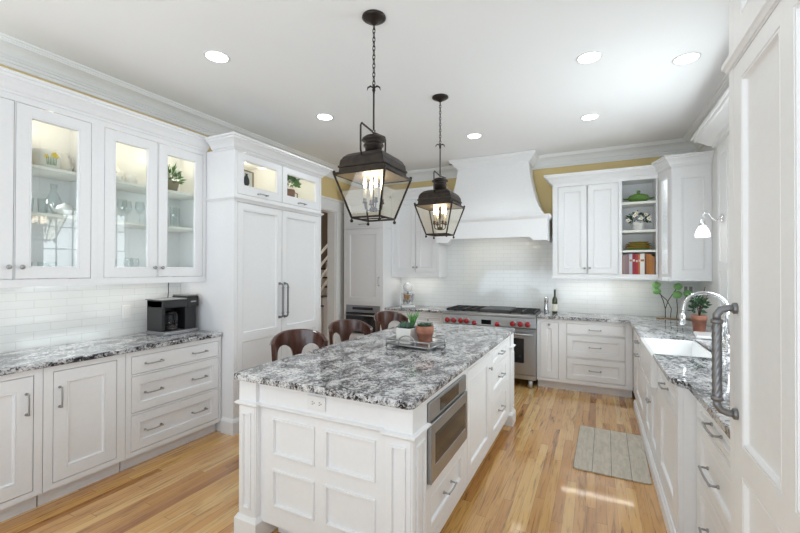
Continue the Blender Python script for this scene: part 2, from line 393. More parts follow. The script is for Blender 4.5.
cr = [(0, -0.1462), (0.014, -0.1462), (0.018, -0.1359), (0.018, -0.1225), (0.026, -0.1185), (0.026, -0.1011), (0.034, -0.098), (0.038, -0.0916), (0.034, -0.0861), (0.044, -0.079), (0.06, -0.0592), (0.085, -0.0419), (0.115, -0.0316), (0.135, -0.0292), (0.138, -0.0221), (0.148, -0.0205), (0.152, -0.0126), (0.165, -0.0111), (0.17, -0.0063), (0.17, 0.0), (0, 0.0)]
struct('trim_1', MB().sweep([(XL, Y0), (XL, YB), (XR, YB), (XR, Y0)], cr, -1, z=H), 'trim')
# doorway casing on the left wall, and its jamb lining
cs = MB().box(XL, XL+.028, 5.13, 5.32, 0, 2.40, .004).box(XL, XL+.028, 3.96, 4.15, 0, 2.40, .004).box(XL, XL+.030, 3.94, 5.34, 2.40, 2.555, .004).box(XL, XL+.05, 3.93, 5.35, 2.555, 2.585, .006)
struct('trim_2', cs, 'trim')
struct('trim_3', MB().box(XL-.141, XL+.001, 5.118, 5.131, 0, 2.401).box(XL-.141, XL+.001, 4.149, 4.162, 0, 2.401).box(XL-.141, XL+.001, 4.15, 5.13, 2.388, 2.401), 'trim')
bb = [(0, 0), (.018, 0), (.018, .12), (.012, .135), (.006, .15), (0, .15)]
struct('baseboard_left', MB().sweep([(XL, 5.32), (XL, YB)], bb), 'trim')
# hall beyond the doorway
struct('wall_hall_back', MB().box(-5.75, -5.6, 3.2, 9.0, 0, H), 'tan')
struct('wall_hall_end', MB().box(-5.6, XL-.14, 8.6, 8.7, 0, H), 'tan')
point('hall_fill', (-4.3, 5.4, 2.8), 14, (1, .95, .88), .1)  # added fill lamp for the hall, no fixture there

# staircase with sloping white rails in the hall
t = thing('staircase', 'hall staircase with sloping white rails and dark steps seen through the doorway', 'staircase', (-5.0, 5.45, 0))
st = MB()
for i in range(9): st.box(-.55, .1, .24*i, .24*i+.262, 0, .185*(i+1)-.0)
st.build('steps', 'trim', t)
tr = MB()
for i in range(9): tr.box(-.55, .12, .24*i-.02, .24*i+.262, .185*(i+1)+.0005, .185*(i+1)+.03, .006)
tr.build('treads', 'stairwood', t)
for k in range(4):
    z = .42+.24*k
    r_ = MB(); sl = .77
    r_.loft([[(x_, y_, z+sl*y_+dz) for x_, dz in ((.125, 0), (.165, 0), (.165, .045), (.125, .045))] for y_ in (-.1, 2.2)])
    r_.build('rail', 'trim', t)
for yy in (-.14, 2.2):
    MB().box(.10, .19, yy-.045, yy+.045, 0, 1.35+max(0, yy)*.77, .006).build('newel_post', 'trim', t)

# sink window on the right wall
wt = tag(bpy.data.objects.new('window_1', None), kind='structure'); C.objects.link(wt)
fr = MB()
for a in ((WY0, WY0+.05, WZ0, WZ1), (WY1-.05, WY1, WZ0, WZ1), (WY0, WY1, WZ0, WZ0+.05), (WY0, WY1, WZ1-.05, WZ1), ((WY0+WY1)/2-.03, (WY0+WY1)/2+.03, WZ0, WZ1)): fr.box(XR+.03, XR+.09, *a)
fr.build('window_frame', 'trim', wt)
mu = MB()
for k in (1, 2, 4, 5):
    y = WY0+(WY1-WY0)*k/6; mu.box(XR+.05, XR+.07, y-.009, y+.009, WZ0, WZ1)
for k in (1, 2, 3):
    z = WZ0+(WZ1-WZ0)*k/4; mu.box(XR+.05, XR+.07, WY0, WY1, z-.009, z+.009)
mu.build('muntin', 'trim', wt)
MB().box(XR+.056, XR+.064, WY0+.04, WY1-.04, WZ0+.04, WZ1-.04).build('pane', 'pane', wt)
cs = MB().box(XR-.04, XR-.001, WY1-.01, 4.80, .917, 2.70).box(XR-.04, XR-.001, 2.55, WY0+.01, .917, 2.70).box(XR-.04, XR-.001, WY0+.01, WY1-.01, WZ1-.01, 2.70).box(XR-.04, XR-.001, WY0+.01, WY1-.01, .917, WZ0+.01)
struct('trim_4', cs, 'trim')
pn = MB()
for (a, z0, z1) in ((4.46, 1.02, 1.50), (4.46, 1.56, 2.6)):
    for q in ((a, a+.02, z0, z1), (a+.24, a+.26, z0, z1), (a+.02, a+.24, z0, z0+.02), (a+.02, a+.24, z1-.02, z1)): pn.box(XR-.048, XR-.0405, *q)
struct('trim_5', pn, 'trim')
ch = [(0, 0), (.03, 0), (.035, .02), (.06, .03), (.09, .06), (.14, .10), (.155, .105), (.16, .125), (.175, .125), (.18, .145), (0, .145)]
struct('trim_6', MB().sweep([(XR, 4.82), (XR-.04, 4.82), (XR-.04, 2.53), (XR, 2.53)], ch, -1, z=2.70), 'trim')

# ------------------------------------------------------------------ cabinet kit (local: front in xz at y=0, depth +y)
PANEL = [(0, 0), (.0015, .004), (.005, .0005), (.010, .0005), (.014, .011), (.018, .013)]
BEAD = [(0, 0), (.0005, -.008), (.009, -.009), (.011, -.004), (.0135, .007)]
GLASSP = [(0, 0), (.002, .003), (.006, .0005), (.010, .0005), (.014, .008), (.016, .02)]
GAP = .0042

def pull(parent, x, z, L=.14, vert=False, m='pewter', r=.0052, out=.032):
    mb = MB(); h = L/2
    def P(a, o): return (x, -o, z+a) if vert else (x+a, -o, z)
    for s_ in (-1, 1):
        mb.tube([P(s_*h*.88, -.001), P(s_*h*.88, .006)], .009, 8)
        mb.tube([P(s_*h*.88, .004), P(s_*h*.90, out*.7), P(s_*h*.84, out)], r, 8)
    pts = [P(h*.9*(i/6-1), out+.004*(1-(i/6-1)**2)) for i in range(13)]
    mb.tube(pts, [r*(1.35 if i in (0, 12) else 1.0) for i in range(13)], 8)
    return mb.build('handle', m, parent)
def knob(parent, x, z, m='pewter'):
    return MB().lathe([(.008, .001), (.006, -.004), (.005, -.014), (.013, -.019), (.015, -.025), (.011, -.030), (.001, -.031)], x, 0, z, 14, 'y').build('knob', m, parent)
def twisted(parent, x, z0, z1, r=.0095, out=.05, m='darkpewter'):
    mb = MB(); k = 40
    pts = [(x, -out, z0+.035+(z1-z0-.07)*i/k) for i in range(k+1)]
    mb.tube(pts, r, 18, lobes=6, twist=.26)
    for z, s_ in ((z0, 1), (z1, -1)):
        mb.tube([(x, 0, z), (x, -out*.45, z), (x, -out*.8, z+s_*.006), (x, -out, z+s_*.022), (x, -out, z+s_*.04)], [r*.95]*5, 12)
        mb.lathe([(r*1.35, 0), (r*1.4, .006), (r*1.35, .012)], x, -out, z+s_*.042-.006, 14)
        mb.lathe([(r*1.5, 0.001), (r*1.5, -.010), (r*1.15, -.013)], x, 0, z, 14, 'y')
    return mb.build('handle', m, parent)
def front(root, kind, x0, x1, z0, z1, stile=.055, rail=None, prof=PANEL, mids=(), rows=None, **kw):
    x0 += GAP; x1 -= GAP; z0 += GAP; z1 -= GAP; rail = rail or stile
    glass = kw.get('glass')
    rb = kw.get('rail_bottom', rail)
    if kw.get('flat'): ops = []
    else:
        cuts = [z0+rb]+[v for m_ in mids for v in (m_-stile*.55, m_+stile*.55)]+[z1-rail]
        cols = kw.get('cols') or [(x0+stile, x1-stile)]
        ops = [(c0, c1, cuts[i], cuts[i+1]) for i in range(0, len(cuts), 2) for c0, c1 in cols]
    mb = MB().slab(x0, x1, z0, z1, -.001, .020, ops, GLASSP if glass else prof, not glass)
    o = mb.build(kind, 'white', root)
    if glass:
        for q in ops: MB().box(q[0]+.012, q[1]-.012, .010, .013, q[2]+.012, q[3]-.012).build('pane', 'pane', o)
    return o
def cab(name, label, cat, loc, rot, w_, d, z0, z1, fronts, toe=True, hollow=False, openings=(), group=None, shelves=(), crown=None, light=None, body='white', back_in=None):
    """fronts: (kind, x0, x1, z0, z1, options); openings: open bays"""
    root = thing(name, label, cat, loc, rot, group)
    ops = [(f[1], f[2], f[3], f[4]) for f in fronts]+list(openings)
    mb = MB().face(0, w_, z0, z1, 0, ops, ((0, 0), (0, .021)), False)
    mb.quad(((0, 0, z0), (0, .022, z0), (0, .022, z1), (0, 0, z1))); mb.quad(((w_, 0, z0), (w_, .022, z0), (w_, .022, z1), (w_, 0, z1)))
    mb.quad(((0, 0, z0), (w_, 0, z0), (w_, .022, z0), (0, .022, z0))); mb.quad(((0, 0, z1), (w_, 0, z1), (w_, .022, z1), (0, .022, z1)))
    if hollow:
        for q in ((0, .018, .022, d, z0, z1), (w_-.018, w_, .022, d, z0, z1), (.018, w_-.018, .022, d, z0+.022, z0+.04), (.018, w_-.018, .022, d, z1-.02, z1), (.018, w_-.018, d-.012, d, z0+.04, z1-.02)): mb.box(*q)
        for q in hollow if isinstance(hollow, (list, tuple)) else (): mb.box(q-.009, q+.009, .022, d-.012, z0+.04, z1-.02)
    elif z0 > 1: mb.box(.018, w_-.018, .0225, d, z0+.022, z1).box(0, .018, .0225, d, z0, z1).box(w_-.018, w_, .0225, d, z0, z1)
    else: mb.box(0, w_, .0225, d, z0, z1)
    mb.build('cabinet_body', body, root)
    if toe: MB().box(.002, w_-.002, .065, d-.02, 0, z0).build('toe_kick', 'white', root)
    for s_ in shelves: MB().box(s_[0], s_[1], .03, d-.014, s_[2], s_[3]).build('shelf', 'inside' if hollow else 'white', root)
    if crown:
        MB().sweep(crown[0], crown[1], -1, z=crown[2]).build('crown_moulding', 'white', root)
    res = []
    for f in fronts:
        kw = dict(f[5]) if len(f) > 5 else {}
        hs = kw.pop('hw', ())
        o = front(root, *f[:5], **kw)
        for h_ in hs:
            if h_[0] == 'knob': knob(o, *h_[1:])
            elif h_[0] == 'pull': pull(o, *h_[1:])
            elif h_[0] == 'vpull': pull(o, h_[1], h_[2], vert=True)
            elif h_[0] == 'twist': twisted(o, *h_[1:])
        res.append(o)
    return root
CCROWN = [(0, 0), (.012, 0), (.016, .012), (.03, .02), (.045, .045), (.07, .07), (.082, .075), (.086, .09), (.1, .092), (.1, .11), (0, .11)]
LRAIL = [(0, 0), (.012, 0), (.012, .018), (.006, .024), (0, .026)]

# ---- left wall, base cabinets (front plane x = -3.08, local x -> world y)
RL = PI/2
cab('base_cabinet', 'white two-door base cabinet under left granite counter, farthest from the pantry', 'cabinet', (-3.08, .20, 0), RL, 1.022, .585, .1, .88,
    [('door', .05, .50, .135, .842, dict(stile=.075, hw=[('vpull', .46, .675)])), ('door', .515, .98, .135, .842, dict(stile=.075, hw=[('vpull', .943, .675)]))])
cab('base_cabinet', 'white one-door base cabinet with handle on its left, under the left granite counter', 'cabinet', (-3.08, 1.226, 0), RL, .478, .585, .1, .88,
    [('door', .048, .422, .135, .842, dict(stile=.07, hw=[('vpull', .082, .675)]))])
dh = lambda z: [('pull', .20, z), ('pull', .595, z)]
cab('drawer_cabinet', 'white three-drawer base cabinet beneath the coffee maker, two handles per drawer', 'cabinet', (-3.08, 1.708, 0), RL, .818, .585, .1, .88,
    [('drawer', .036, .795, .705, .842, dict(stile=.012, prof=[(0, 0), (.002, .002), (.006, 0)], hw=dh(.775))),
     ('drawer', .036, .795, .418, .692, dict(stile=.055, hw=dh(.555))), ('drawer', .036, .795, .135, .405, dict(stile=.055, hw=dh(.27)))])
MBc = MB().prism([(XL+.013, .2), (-3.05, .2), (-3.05, 2.50), (-3.06, 2.525), (-3.085, 2.532), (XL+.013, 2.532)], .8805, .915, .006)
tag(MBc.build('countertop', 'granite'), 'long grey granite countertop along the left wall under the coffee maker', 'countertop')

# ---- left wall, glass-door upper cabinets (front plane x = -3.30)
gd = dict(stile=.066, glass=True)
def crown_path(w_, d, left=True, right=True): return ([(0, d)] if left else [])+[(0, 0), (w_, 0)]+([(w_, d)] if right else [])
UX, UZ0, UZ1 = -3.30, 1.375, 2.60
cab('glass_cabinet', 'white glass-door wall cabinet at the far left above the counter, with daffodil mug', 'cabinet', (UX, .72, 0), RL, .9043, .366, UZ0, UZ1,
    [('door', .035, .437, 1.425, 2.56, dict(gd, hw=[('knob', .407, 1.505)])), ('door', .441, .865, 1.425, 2.56, dict(gd, hw=[('knob', .472, 1.505)]))],
    toe=False, hollow=True, shelves=[(.02, .88, 2.165, 2.185), (.02, .88, 1.850, 1.870)], crown=(crown_path(.9043, .36, False, False), CCROWN, 2.60))
cab('glass_cabinet', 'white double glass-door wall cabinet over the coffee maker, with potted white tulips', 'cabinet', (UX, 1.6245, 0), RL, .907, .366, UZ0, UZ1,
    [('door', .043, .448, 1.425, 2.56, dict(gd, hw=[('knob', .418, 1.505)])), ('door', .452, .875, 1.425, 2.56, dict(gd, hw=[('knob', .482, 1.505)]))],
    toe=False, hollow=True, shelves=[(.02, .885, 2.165, 2.185), (.02, .885, 1.850, 1.870)], crown=(crown_path(.907, .36, False, False), CCROWN, 2.60))
for i, y in enumerate((1.40, 1.86, 2.28)):
    point('cabinet_puck_light', (-3.45, y, 2.555), 1.15, (1, .90, .70), .02)
    point('shelf_fill', (-3.42, y, 1.98), .32, (.92, .97, 1), .02); point('shelf_fill', (-3.42, y, 1.66), .32, (.92, .97, 1), .02)  # the lower two are added fill for the compartments, no such lamps there

# ---- pantry / panelled refrigerator column, front plane x = -2.93
up = dict(stile=.058, rail=.055, rail_bottom=.075, glass=True)
pw = 1.262
lo = dict(stile=.06, mids=(.86,))
cab('pantry_cabinet', 'tall white two-door pantry cabinet with twisted handles and lit glass top doors', 'cabinet', (-2.93, 2.537, 0), RL, pw, .735, .0, UZ1,
    [('door', .035, .607, .16, 2.115, dict(lo, hw=[('twist', .572, 1.0, 1.345)])), ('door', .611, 1.232, .16, 2.115, dict(lo, hw=[('twist', .646, 1.0, 1.345)])),
     ('door', .035, .607, 2.185, 2.575, dict(up, hw=[('pull', .33, 2.218, .12)])), ('door', .611, 1.232, 2.185, 2.575, dict(up, hw=[('pull', .905, 2.218, .12)]))],
    toe=False, hollow=(.609,), shelves=[(.02, pw-.02, 2.16, 2.18)], crown=([(0, .27), (0, 0), (pw, 0), (pw, .70)], CCROWN, 2.585))
pr = [o for o in C.objects if o.name == 'pantry_cabinet'][0]
MB().sweep([(0, .36), (0, 0), (pw, 0), (pw, .70)], [(0, 0), (.006, 0), (.014, .012), (.022, .016), (.022, .028), (0, .032)], -1, z=2.128).build('mid_moulding', 'white', pr)
MB().sweep([(0, .14), (0, 0), (pw, 0), (pw, .70)], [(0, 0), (.018, 0), (.018, .11), (.012, .125), (.004, .135), (0, .14)], -1).build('base_moulding', 'white', pr)
point('cabinet_puck_light', (-3.15, 2.86, 2.50), 1.6, (1, .90, .70), .02); point('cabinet_puck_light', (-3.15, 3.46, 2.50), 1.6, (1, .90, .70), .02)

# ---- oven tower in the back left corner, front plane y = 5.20
tw = .70
tower = cab('oven_tower', 'tall white cabinet housing the black wall oven in the back left corner', 'cabinet', (-3.56, 5.20, 0), 0, tw, .625, .1, UZ1,
    [('door', .03, .665, .975, 2.115, dict(stile=.07, hw=[('vpull', .635, 1.31)])), ('door', .03, .665, 2.15, 2.57, dict(stile=.06, hw=[('pull', .35, 2.185)])),
     ('drawer', .03, .665, .135, .49, dict(stile=.055, hw=[('pull', .35, .30)]))], openings=[(.04, .655, .50, .94)], crown=(crown_path(tw, .18, False), CCROWN, 2.60))
MB().sweep(crown_path(tw, .27, False), [(0, 0), (.006, 0), (.012, .01), (.012, .02), (0, .024)], -1, z=2.12).build('mid_moulding', 'white', tower)
ov = thing('wall_oven', 'black and steel wall oven below the tall corner cabinet door', 'oven', (-3.515, 5.199, 0))
MB().slab(0, .605, .835, .937, -.004, .02).build('control_panel', 'greyplastic', ov)
MB().box(.12, .485, -.0065, -.004, .868, .908).build('display', 'blackglass', ov)
dr = MB().slab(0, .605, .502, .828, -.012, .02, [(.06, .545, .55, .745)], [(0, 0), (.003, .004)]).build('oven_door', 'blackglass', ov)
MB().tube([(.03, -.05, .79), (.575, -.05, .79)], .010, 10).tube([(.06, -.012, .79), (.06, -.05, .79)], .007).tube([(.545, -.012, .79), (.545, -.05, .79)], .007).build('handle', 'steel', dr)

# ---- back wall, left of the range
cab('wall_cabinet', 'white two-door wall cabinet left of the hood, above the stand mixer', 'cabinet', (-2.858, 5.48, 0), 0, .783, .348, UZ0, UZ1,
    [('door', .055, .405, 1.45, 2.56, dict(stile=.062, hw=[('knob', .378, 1.525)])), ('door', .409, .755, 1.45, 2.56, dict(stile=.062, hw=[('knob', .437, 1.525)]))],
    toe=False, crown=([(0, 0), (.783, 0), (.783, .33)], CCROWN, 2.60))
cab('base_cabinet', 'white base cabinet beneath the stand mixer, with two small knobbed drawers', 'cabinet', (-2.856, 5.28, 0), 0, .958, .53, .1, .88,
    [('drawer', .04, .475, .70, .842, dict(stile=.03, hw=[('knob', .258, .77)])), ('drawer', .485, .925, .70, .842, dict(stile=.03, hw=[('knob', .705, .77)])),
     ('door', .04, .475, .135, .69, dict(hw=[('knob', .445, .62)])), ('door', .485, .925, .135, .69, dict(hw=[('knob', .515, .62)]))])
tag(MB().prism([(-2.856, 5.25), (-1.896, 5.25), (-1.896, YB-.013), (-2.856, YB-.013)], .8805, .915, .006).build('countertop', 'granite'), 'short granite countertop under the stand mixer, left of the range', 'countertop')

# ---- back wall, right of the range
bd = cab('drawer_cabinet', 'white base cabinet right of the range with narrow pull-out and three drawers', 'cabinet', (-.668, 5.28, 0), 0, 1.05, .53, .1, .88,
    [('pullout', .035, .255, .135, .842, dict(stile=.068, hw=[('knob', .145, .81)])),
     ('drawer', .345, .975, .705, .835, dict(stile=.012, prof=[(0, 0), (.002, .002), (.006, 0)], hw=[('pull', .66, .77)])),
     ('drawer', .345, .975, .425, .695, dict(stile=.055, hw=[('pull', .66, .56)])), ('drawer', .345, .975, .148, .415, dict(stile=.055, hw=[('pull', .66, .28)]))])
rc = cab('wall_cabinet', 'white wall cabinet right of the hood with two doors and open book shelves', 'cabinet', (-.50, 5.48, 0), 0, 1.155, .348, UZ0, UZ1,
    [('door', .062, .404, 1.44, 2.56, dict(stile=.062, hw=[('knob', .378, 1.515)])), ('door', .408, .748, 1.44, 2.56, dict(stile=.062, hw=[('knob', .435, 1.515)]))],
    toe=False, hollow=(.77,), openings=[(.787, 1.153, 1.44, 2.57)], shelves=[(.78, 1.136, 2.285, 2.315), (.78, 1.136, 1.945, 1.975), (.78, 1.136, 1.707, 1.732), (.78, 1.136, 1.415, 1.44)],
    crown=([(0, .33), (0, 0), (1.155, 0)], CCROWN, 2.60))
MB().sweep([(0, .33), (0, 0), (1.155, 0)], LRAIL, -1, z=1.376).build('light_rail', 'white', rc)
# corner wall cabinet with a slim glass door
cc = thing('corner_cabinet', 'tall white corner wall cabinet with slim glass door behind the wall sconce', 'cabinet', (0, 0, 0))
pa = (.658, 5.479), (.742, 5.205)
ang = math.atan2(pa[1][1]-pa[0][1], pa[1][0]-pa[0][0]); ln = math.hypot(pa[1][0]-pa[0][0], pa[1][1]-pa[0][1])
cb = MB()
cb.box(.66, 1.098, 5.225, YB-.014, UZ0, UZ0+.04).box(.70, 1.098, 5.5, YB-.014, UZ0+.04, UZ1)
cb.prism([(.745, 5.205), (1.098, 5.205), (1.098, 5.225), (.745, 5.225)], UZ0, UZ1)
cb.prism([(.658, 5.48), (.742, 5.205), (1.098, 5.205), (1.098, 5.815), (.658, 5.815)], UZ1-.02, UZ1)
cb.build('cabinet_body', 'white', cc)
ep = MB().slab(.745, 1.098, UZ0, UZ1, 5.185, 5.205, [(.835, 1.04, 1.49, 2.50)], PANEL).build('end_panel', 'white', cc)
dg = front(cc, 'door', 0, ln, UZ0, UZ1, stile=.062, glass=True); dg.location = (pa[0][0], pa[0][1], 0); dg.rotation_euler = (0, 0, ang)
point('corner_fill', (.90, 5.40, 2.45), 1.0, (.95, .97, 1), .03); point('corner_fill', (.90, 5.38, 1.7), .8, (.95, .97, 1), .03)  # fill lights added to brighten the dark cabinet interior
MB().sweep([(.60, 5.48), (.655, 5.48), (.742, 5.185), (1.098, 5.185)], [(a, b_+.02) for a, b_ in CCROWN], -1, z=UZ1).build('crown_moulding', 'white', cc)
MB().prism([(.60, 5.48), (.655, 5.48), (.742, 5.185), (1.098, 5.185), (1.098, 5.80), (.60, 5.80)], UZ1, UZ1+.02).build('top_board', 'white', cc)
MB().sweep([(.655, 5.48), (.742, 5.185), (1.098, 5.185)], LRAIL, -1, z=1.376).build('light_rail', 'white', cc)

# ---- right run (local x -> world -y)
RR = -PI/2
cab('drawer_cabinet', 'white cabinet with two shallow drawers between the corner and the farmhouse sink', 'cabinet', (.385, 5.24, 0), RR, 1.175, .69, .1, .88,
    [('drawer', .30, 1.13, .71, .842, dict(stile=.035, hw=[('pull', .63, .772)])), ('drawer', .30, 1.13, .565, .70, dict(stile=.035, hw=[('pull', .63, .64)])),
     ('door', .30, 1.13, .135, .555, dict(stile=.07))], toe=False)
cab('sink_cabinet', 'white two-door cabinet under the farmhouse sink', 'cabinet', (.385, 4.062, 0), RR, .815, .69, .1, .665,
    [('door', .04, .405, .135, .62, dict(stile=.06, hw=[('knob', .375, .47)])), ('door', .409, .775, .135, .62, dict(stile=.06, hw=[('knob', .44, .47)]))], toe=False)
cab('base_cabinet', 'white base cabinet with one drawer over a door, nearest side of the sink', 'cabinet', (.385, 3.244, 0), RR, .74, .69, .1, .88,
    [('drawer', .05, .70, .715, .845, dict(stile=.035, hw=[('pull', .375, .79)])), ('door', .05, .70, .135, .70, dict(stile=.085))], toe=False)
tag(MB().sweep([(.384, 4.95), (.384, 2.503), (.46, 2.503)], [(0, 0), (.02, 0), (.02, .075), (.013, .085), (.008, .098), (0, .0995)], -1).build('base_moulding', 'white'), 'white plinth moulding along the floor beneath the sink run', 'moulding')
cab('drawer_cabinet', 'white three-drawer base cabinet next to the tall refrigerator panel', 'cabinet', (.462, 2.498, 0), RR, .885, .61, .1, .88,
    [('drawer', .03, .86, .752, .865, dict(stile=.03, hw=[('pull', .385, .812, .17)])), ('drawer', .03, .86, .463, .742, dict(stile=.055, hw=[('pull', .325, .585, .2)])), ('drawer', .03, .86, .135, .453, dict(stile=.055, hw=[('pull', .325, .30, .2)]))])
ct = MB().prism([(-.664, YB-.013), (-.664, 5.25), (.352, 5.25), (.352, 4.05), (.75, 4.05), (.75, 3.25), (.356, 3.25), (.356, 2.60), (.385, 2.535), (.435, 2.49), (.435, 1.615), (XR-.041, 1.615), (XR-.041, YB-.013)], .8805, .915, .006)
tag(ct.build('countertop', 'granite'), 'L-shaped granite countertop wrapping the back right corner around the sink', 'countertop')

# ---- tall refrigerator column, right foreground, face x = .385
rf = cab('refrigerator_cabinet', 'tall white panelled refrigerator column in the right foreground with twisted handle', 'refrigerator', (.385, 1.605, 0), RR, 1.0, .675, .1, H-.002,
    [('door', .042, .94, .12, 2.125, dict(stile=.078, rail=.055, rail_bottom=.09, cols=[(.118, .395), (.465, .86)], mids=(.935,), hw=[('twist', .076, 1.06, 1.38, .0115, .050)])),
     ('door', .042, .94, 2.165, 2.95, dict(stile=.078, cols=[(.118, .395), (.465, .86)]))], toe=False)
MB().box(.002, .998, .03, .6, 0, .1).build('toe_kick', 'white', rf)
MB().sweep([(0, .5), (0, 0), (1.0, 0)], [(0, 0), (.006, 0), (.010, .010), (.016, .015), (.016, .030), (.012, .036), (0, .040)], -1, z=2.130).build('mid_moulding', 'white', rf)
# ------------------------------------------------------------------ island
isl = thing('kitchen_island', 'white panelled kitchen island in the middle of the room', 'island', (0, 0, 0))
ix0, ix1 = -1.45, -.742
IB = MB()
IB.box(ix0, -1.15, 1.80, 2.44, .1, .88).box(-1.15, ix1-.0225, 1.80, 2.44, .1, .434).box(-1.15, ix1-.0225, 1.80, 2.44, .84, .88).box(ix0, ix1-.0225, 2.44, 3.88, .1, .88)
IB.box(-1.70, -.80, 1.642, 1.80, .1, .88)                      # front wall of the island
IB.build('cabinet_body', 'white', isl)
MB().box(-1.62, -.83, 1.72, 3.8, 0, .1).build('toe_kick', 'white', isl)
# right face frame: local x -> y (face built at local y=0, object rotated)
holes = [(1.80-1.6, 2.42-1.6, .437, .838), (1.79-1.6, 2.41-1.6, .15, .415), (2.475-1.6, 3.085-1.6, .13, .842), (3.15-1.6, 3.765-1.6, .705, .842), (3.15-1.6, 3.765-1.6, .46, .695), (3.15-1.6, 3.765-1.6, .13, .45)]
ff = MB().face(.14, 2.28, .1, .88, 0, holes, ((0, 0), (0, .021)), False).build('face_frame', 'white', isl, (ix1, 1.6, 0), PI/2)
def ifront(kind, h_, **kw):
    o = front(isl, kind, *h_, **kw); o.location = (ix1, 1.6, 0); o.rotation_euler = (0, 0, PI/2); return o
o = ifront('drawer', holes[1], stile=.055); pull(o, .50, .285)
o = ifront('door', holes[2], stile=.07); knob(o, 1.455, .73)
for h_, z in zip(holes[3:], (.78, .585, .30)):
    o = ifront('drawer', h_, stile=.05 if z < .7 else .03); pull(o, 1.855, z)
# front: four panels, frieze
ip = MB().slab(-1.70, -.80, .1, .745, 1.632, 1.642, [(-1.578, -1.294, .484, .685), (-1.226, -.934, .465+.019, .685), (-1.578, -1.294, .205, .407), (-1.226, -.934, .205, .407)], BEAD); ip.build('front_panel', 'white', isl)
MB().box(-1.70, -.80, 1.622, 1.642, .755, .88).build('frieze', 'white', isl)
MB().sweep([(-.80, 1.622), (-1.70, 1.622)], [(0, 0), (.006, 0), (.014, .008), (.014, .014), (.006, .018), (0, .02)], 1, z=.738).build('frieze_moulding', 'white', isl)
def post(x0, x1, y0, y1):
    p = MB().box(x0, x1, y0, y1, .1, .88)
    w_ = x1-x0
    p.slab(x0+.008, x1-.008, .13, .735, y0-.004, y0+.001, [(x0+.032, x1-.032, .17, .70)], BEAD)
    o = p.build('corner_post', 'white', isl)
    s_ = MB().slab(.008, y1-y0-.008, .13, .735, -.004, .001, [(.032, y1-y0-.032, .17, .70)], BEAD).build('post_panel', 'white', o, (x1, y0, 0), PI/2)
    pth = [(x0, y0), (x1, y0), (x1, y1), (x0, y1)]
    MB().sweep(pth, [(0, 0), (.008, 0), (.018, .010), (.018, .018), (.008, .024), (0, .026)], -1, True, z=.735).build('post_collar', 'white', o)
    MB().sweep(pth, [(0, 0), (.018, 0), (.018, .105), (.010, .118), (.004, .128), (0, .13)], -1, True).build('post_base', 'white', o)
post(-1.80, -1.672, 1.60, 1.735)
post(-.868, -.727, 1.60, 1.76)
post(-.868, -.727, 3.87, 4.0)
post(-1.45, -1.32, 3.87, 4.0)
MB().box(-1.32, -.868, 3.88, 3.90, .1, .88).build('back_panel', 'white', isl)
itop = MB().prism([(-1.80, 1.562), (-.735, 1.562), (-.712, 1.585), (-.712, 4.0), (-.732, 4.02), (-1.80, 4.02), (-1.82, 4.0), (-1.82, 1.582)], .8805, .917, .007)
tag(itop.build('island_countertop', 'granite2'), 'large speckled grey granite slab topping the kitchen island', 'countertop')
ol = thing('power_outlet', 'white horizontal outlet plate on the island front under the granite', 'outlet', (-1.272, 1.6215, .815))
MB().box(-.057, .057, -.009, 0, -.036, .036, .003).build('cover_plate', 'whiteplastic', ol)
for dx in (-.022, .022):
    sk = MB()
    for s_ in (-.006, .006): sk.box(dx-.0045, dx+.0045, -.0098, -.009, s_-.0016, s_+.0016)
    sk.lathe([(.003, -.009), (.003, -.0098)], dx+.010, 0, 0, 8, 'y')
    sk.build('socket_slots', 'dark', ol)

# microwave drawer
mw = thing('microwave_drawer', 'stainless steel microwave drawer built into the island side', 'microwave', (ix1, 1.803, 0), PI/2)
MB().box(.004, .608, .001, .40, .442, .832).build('housing', 'steel', mw)
MB().slab(.003, .610, .742, .835, -.012, .0005).build('control_panel', 'steel', mw)
MB().box(.15, .46, -.0135, -.012, .757, .822).build('display', 'brownglass', mw)
md = MB().slab(.003, .610, .441, .735, -.022, .0005, [(.055, .575, .515, .675)], [(0, 0), (.002, .003)]).build('microwave_door', 'steel', mw)
MB().box(.058, .572, -.0205, -.0188, .518, .672).build('window', 'brownglass', md)

# ------------------------------------------------------------------ range
rg = thing('range_cooker', 'wide stainless steel range with red knobs on the back wall', 'range', (-1.89, 5.19, 0))
W = 1.22
MB().box(.003, W-.003, .03, .62, .10, .90).build('range_body', 'steel', rg)
cp = MB().loft([[(x, y, z) for y, z in ((.03, .735), (-.012, .745), (-.035, .76), (-.02, .878), (-.028, .885), (-.028, .905), (-.012, .918), (.03, .918))] for x in (0, W)])
cp.build('control_panel', 'steel', rg)
MB().box(.003, W-.003, .03, .632, .90, .922, .004).build('cooktop', 'steel', rg)
for i, kx in enumerate((.069, .156, .255, .338, .443, .746, .943, 1.036, 1.127)):
    big = i < 4 or i > 5
    z = .805 if big else .787; r = .034 if big else .031
    bz = MB().lathe([(r+.006, .004), (r+.006, -.006), (r, -.009)], kx, -.029, z, 22, 'y').build('knob_bezel', 'steel', rg)
    MB().lathe([(r, -.008), (r, -.020), (r*.88, -.026), (r*.82, -.044), (r*.7, -.048), (.001, -.049)], kx, -.029, z, 22, 'y').build('knob', 'red', rg)
MB().box(.535, .665, -.034, -.027, .775, .835, .003).build('display', 'blackglass', rg)
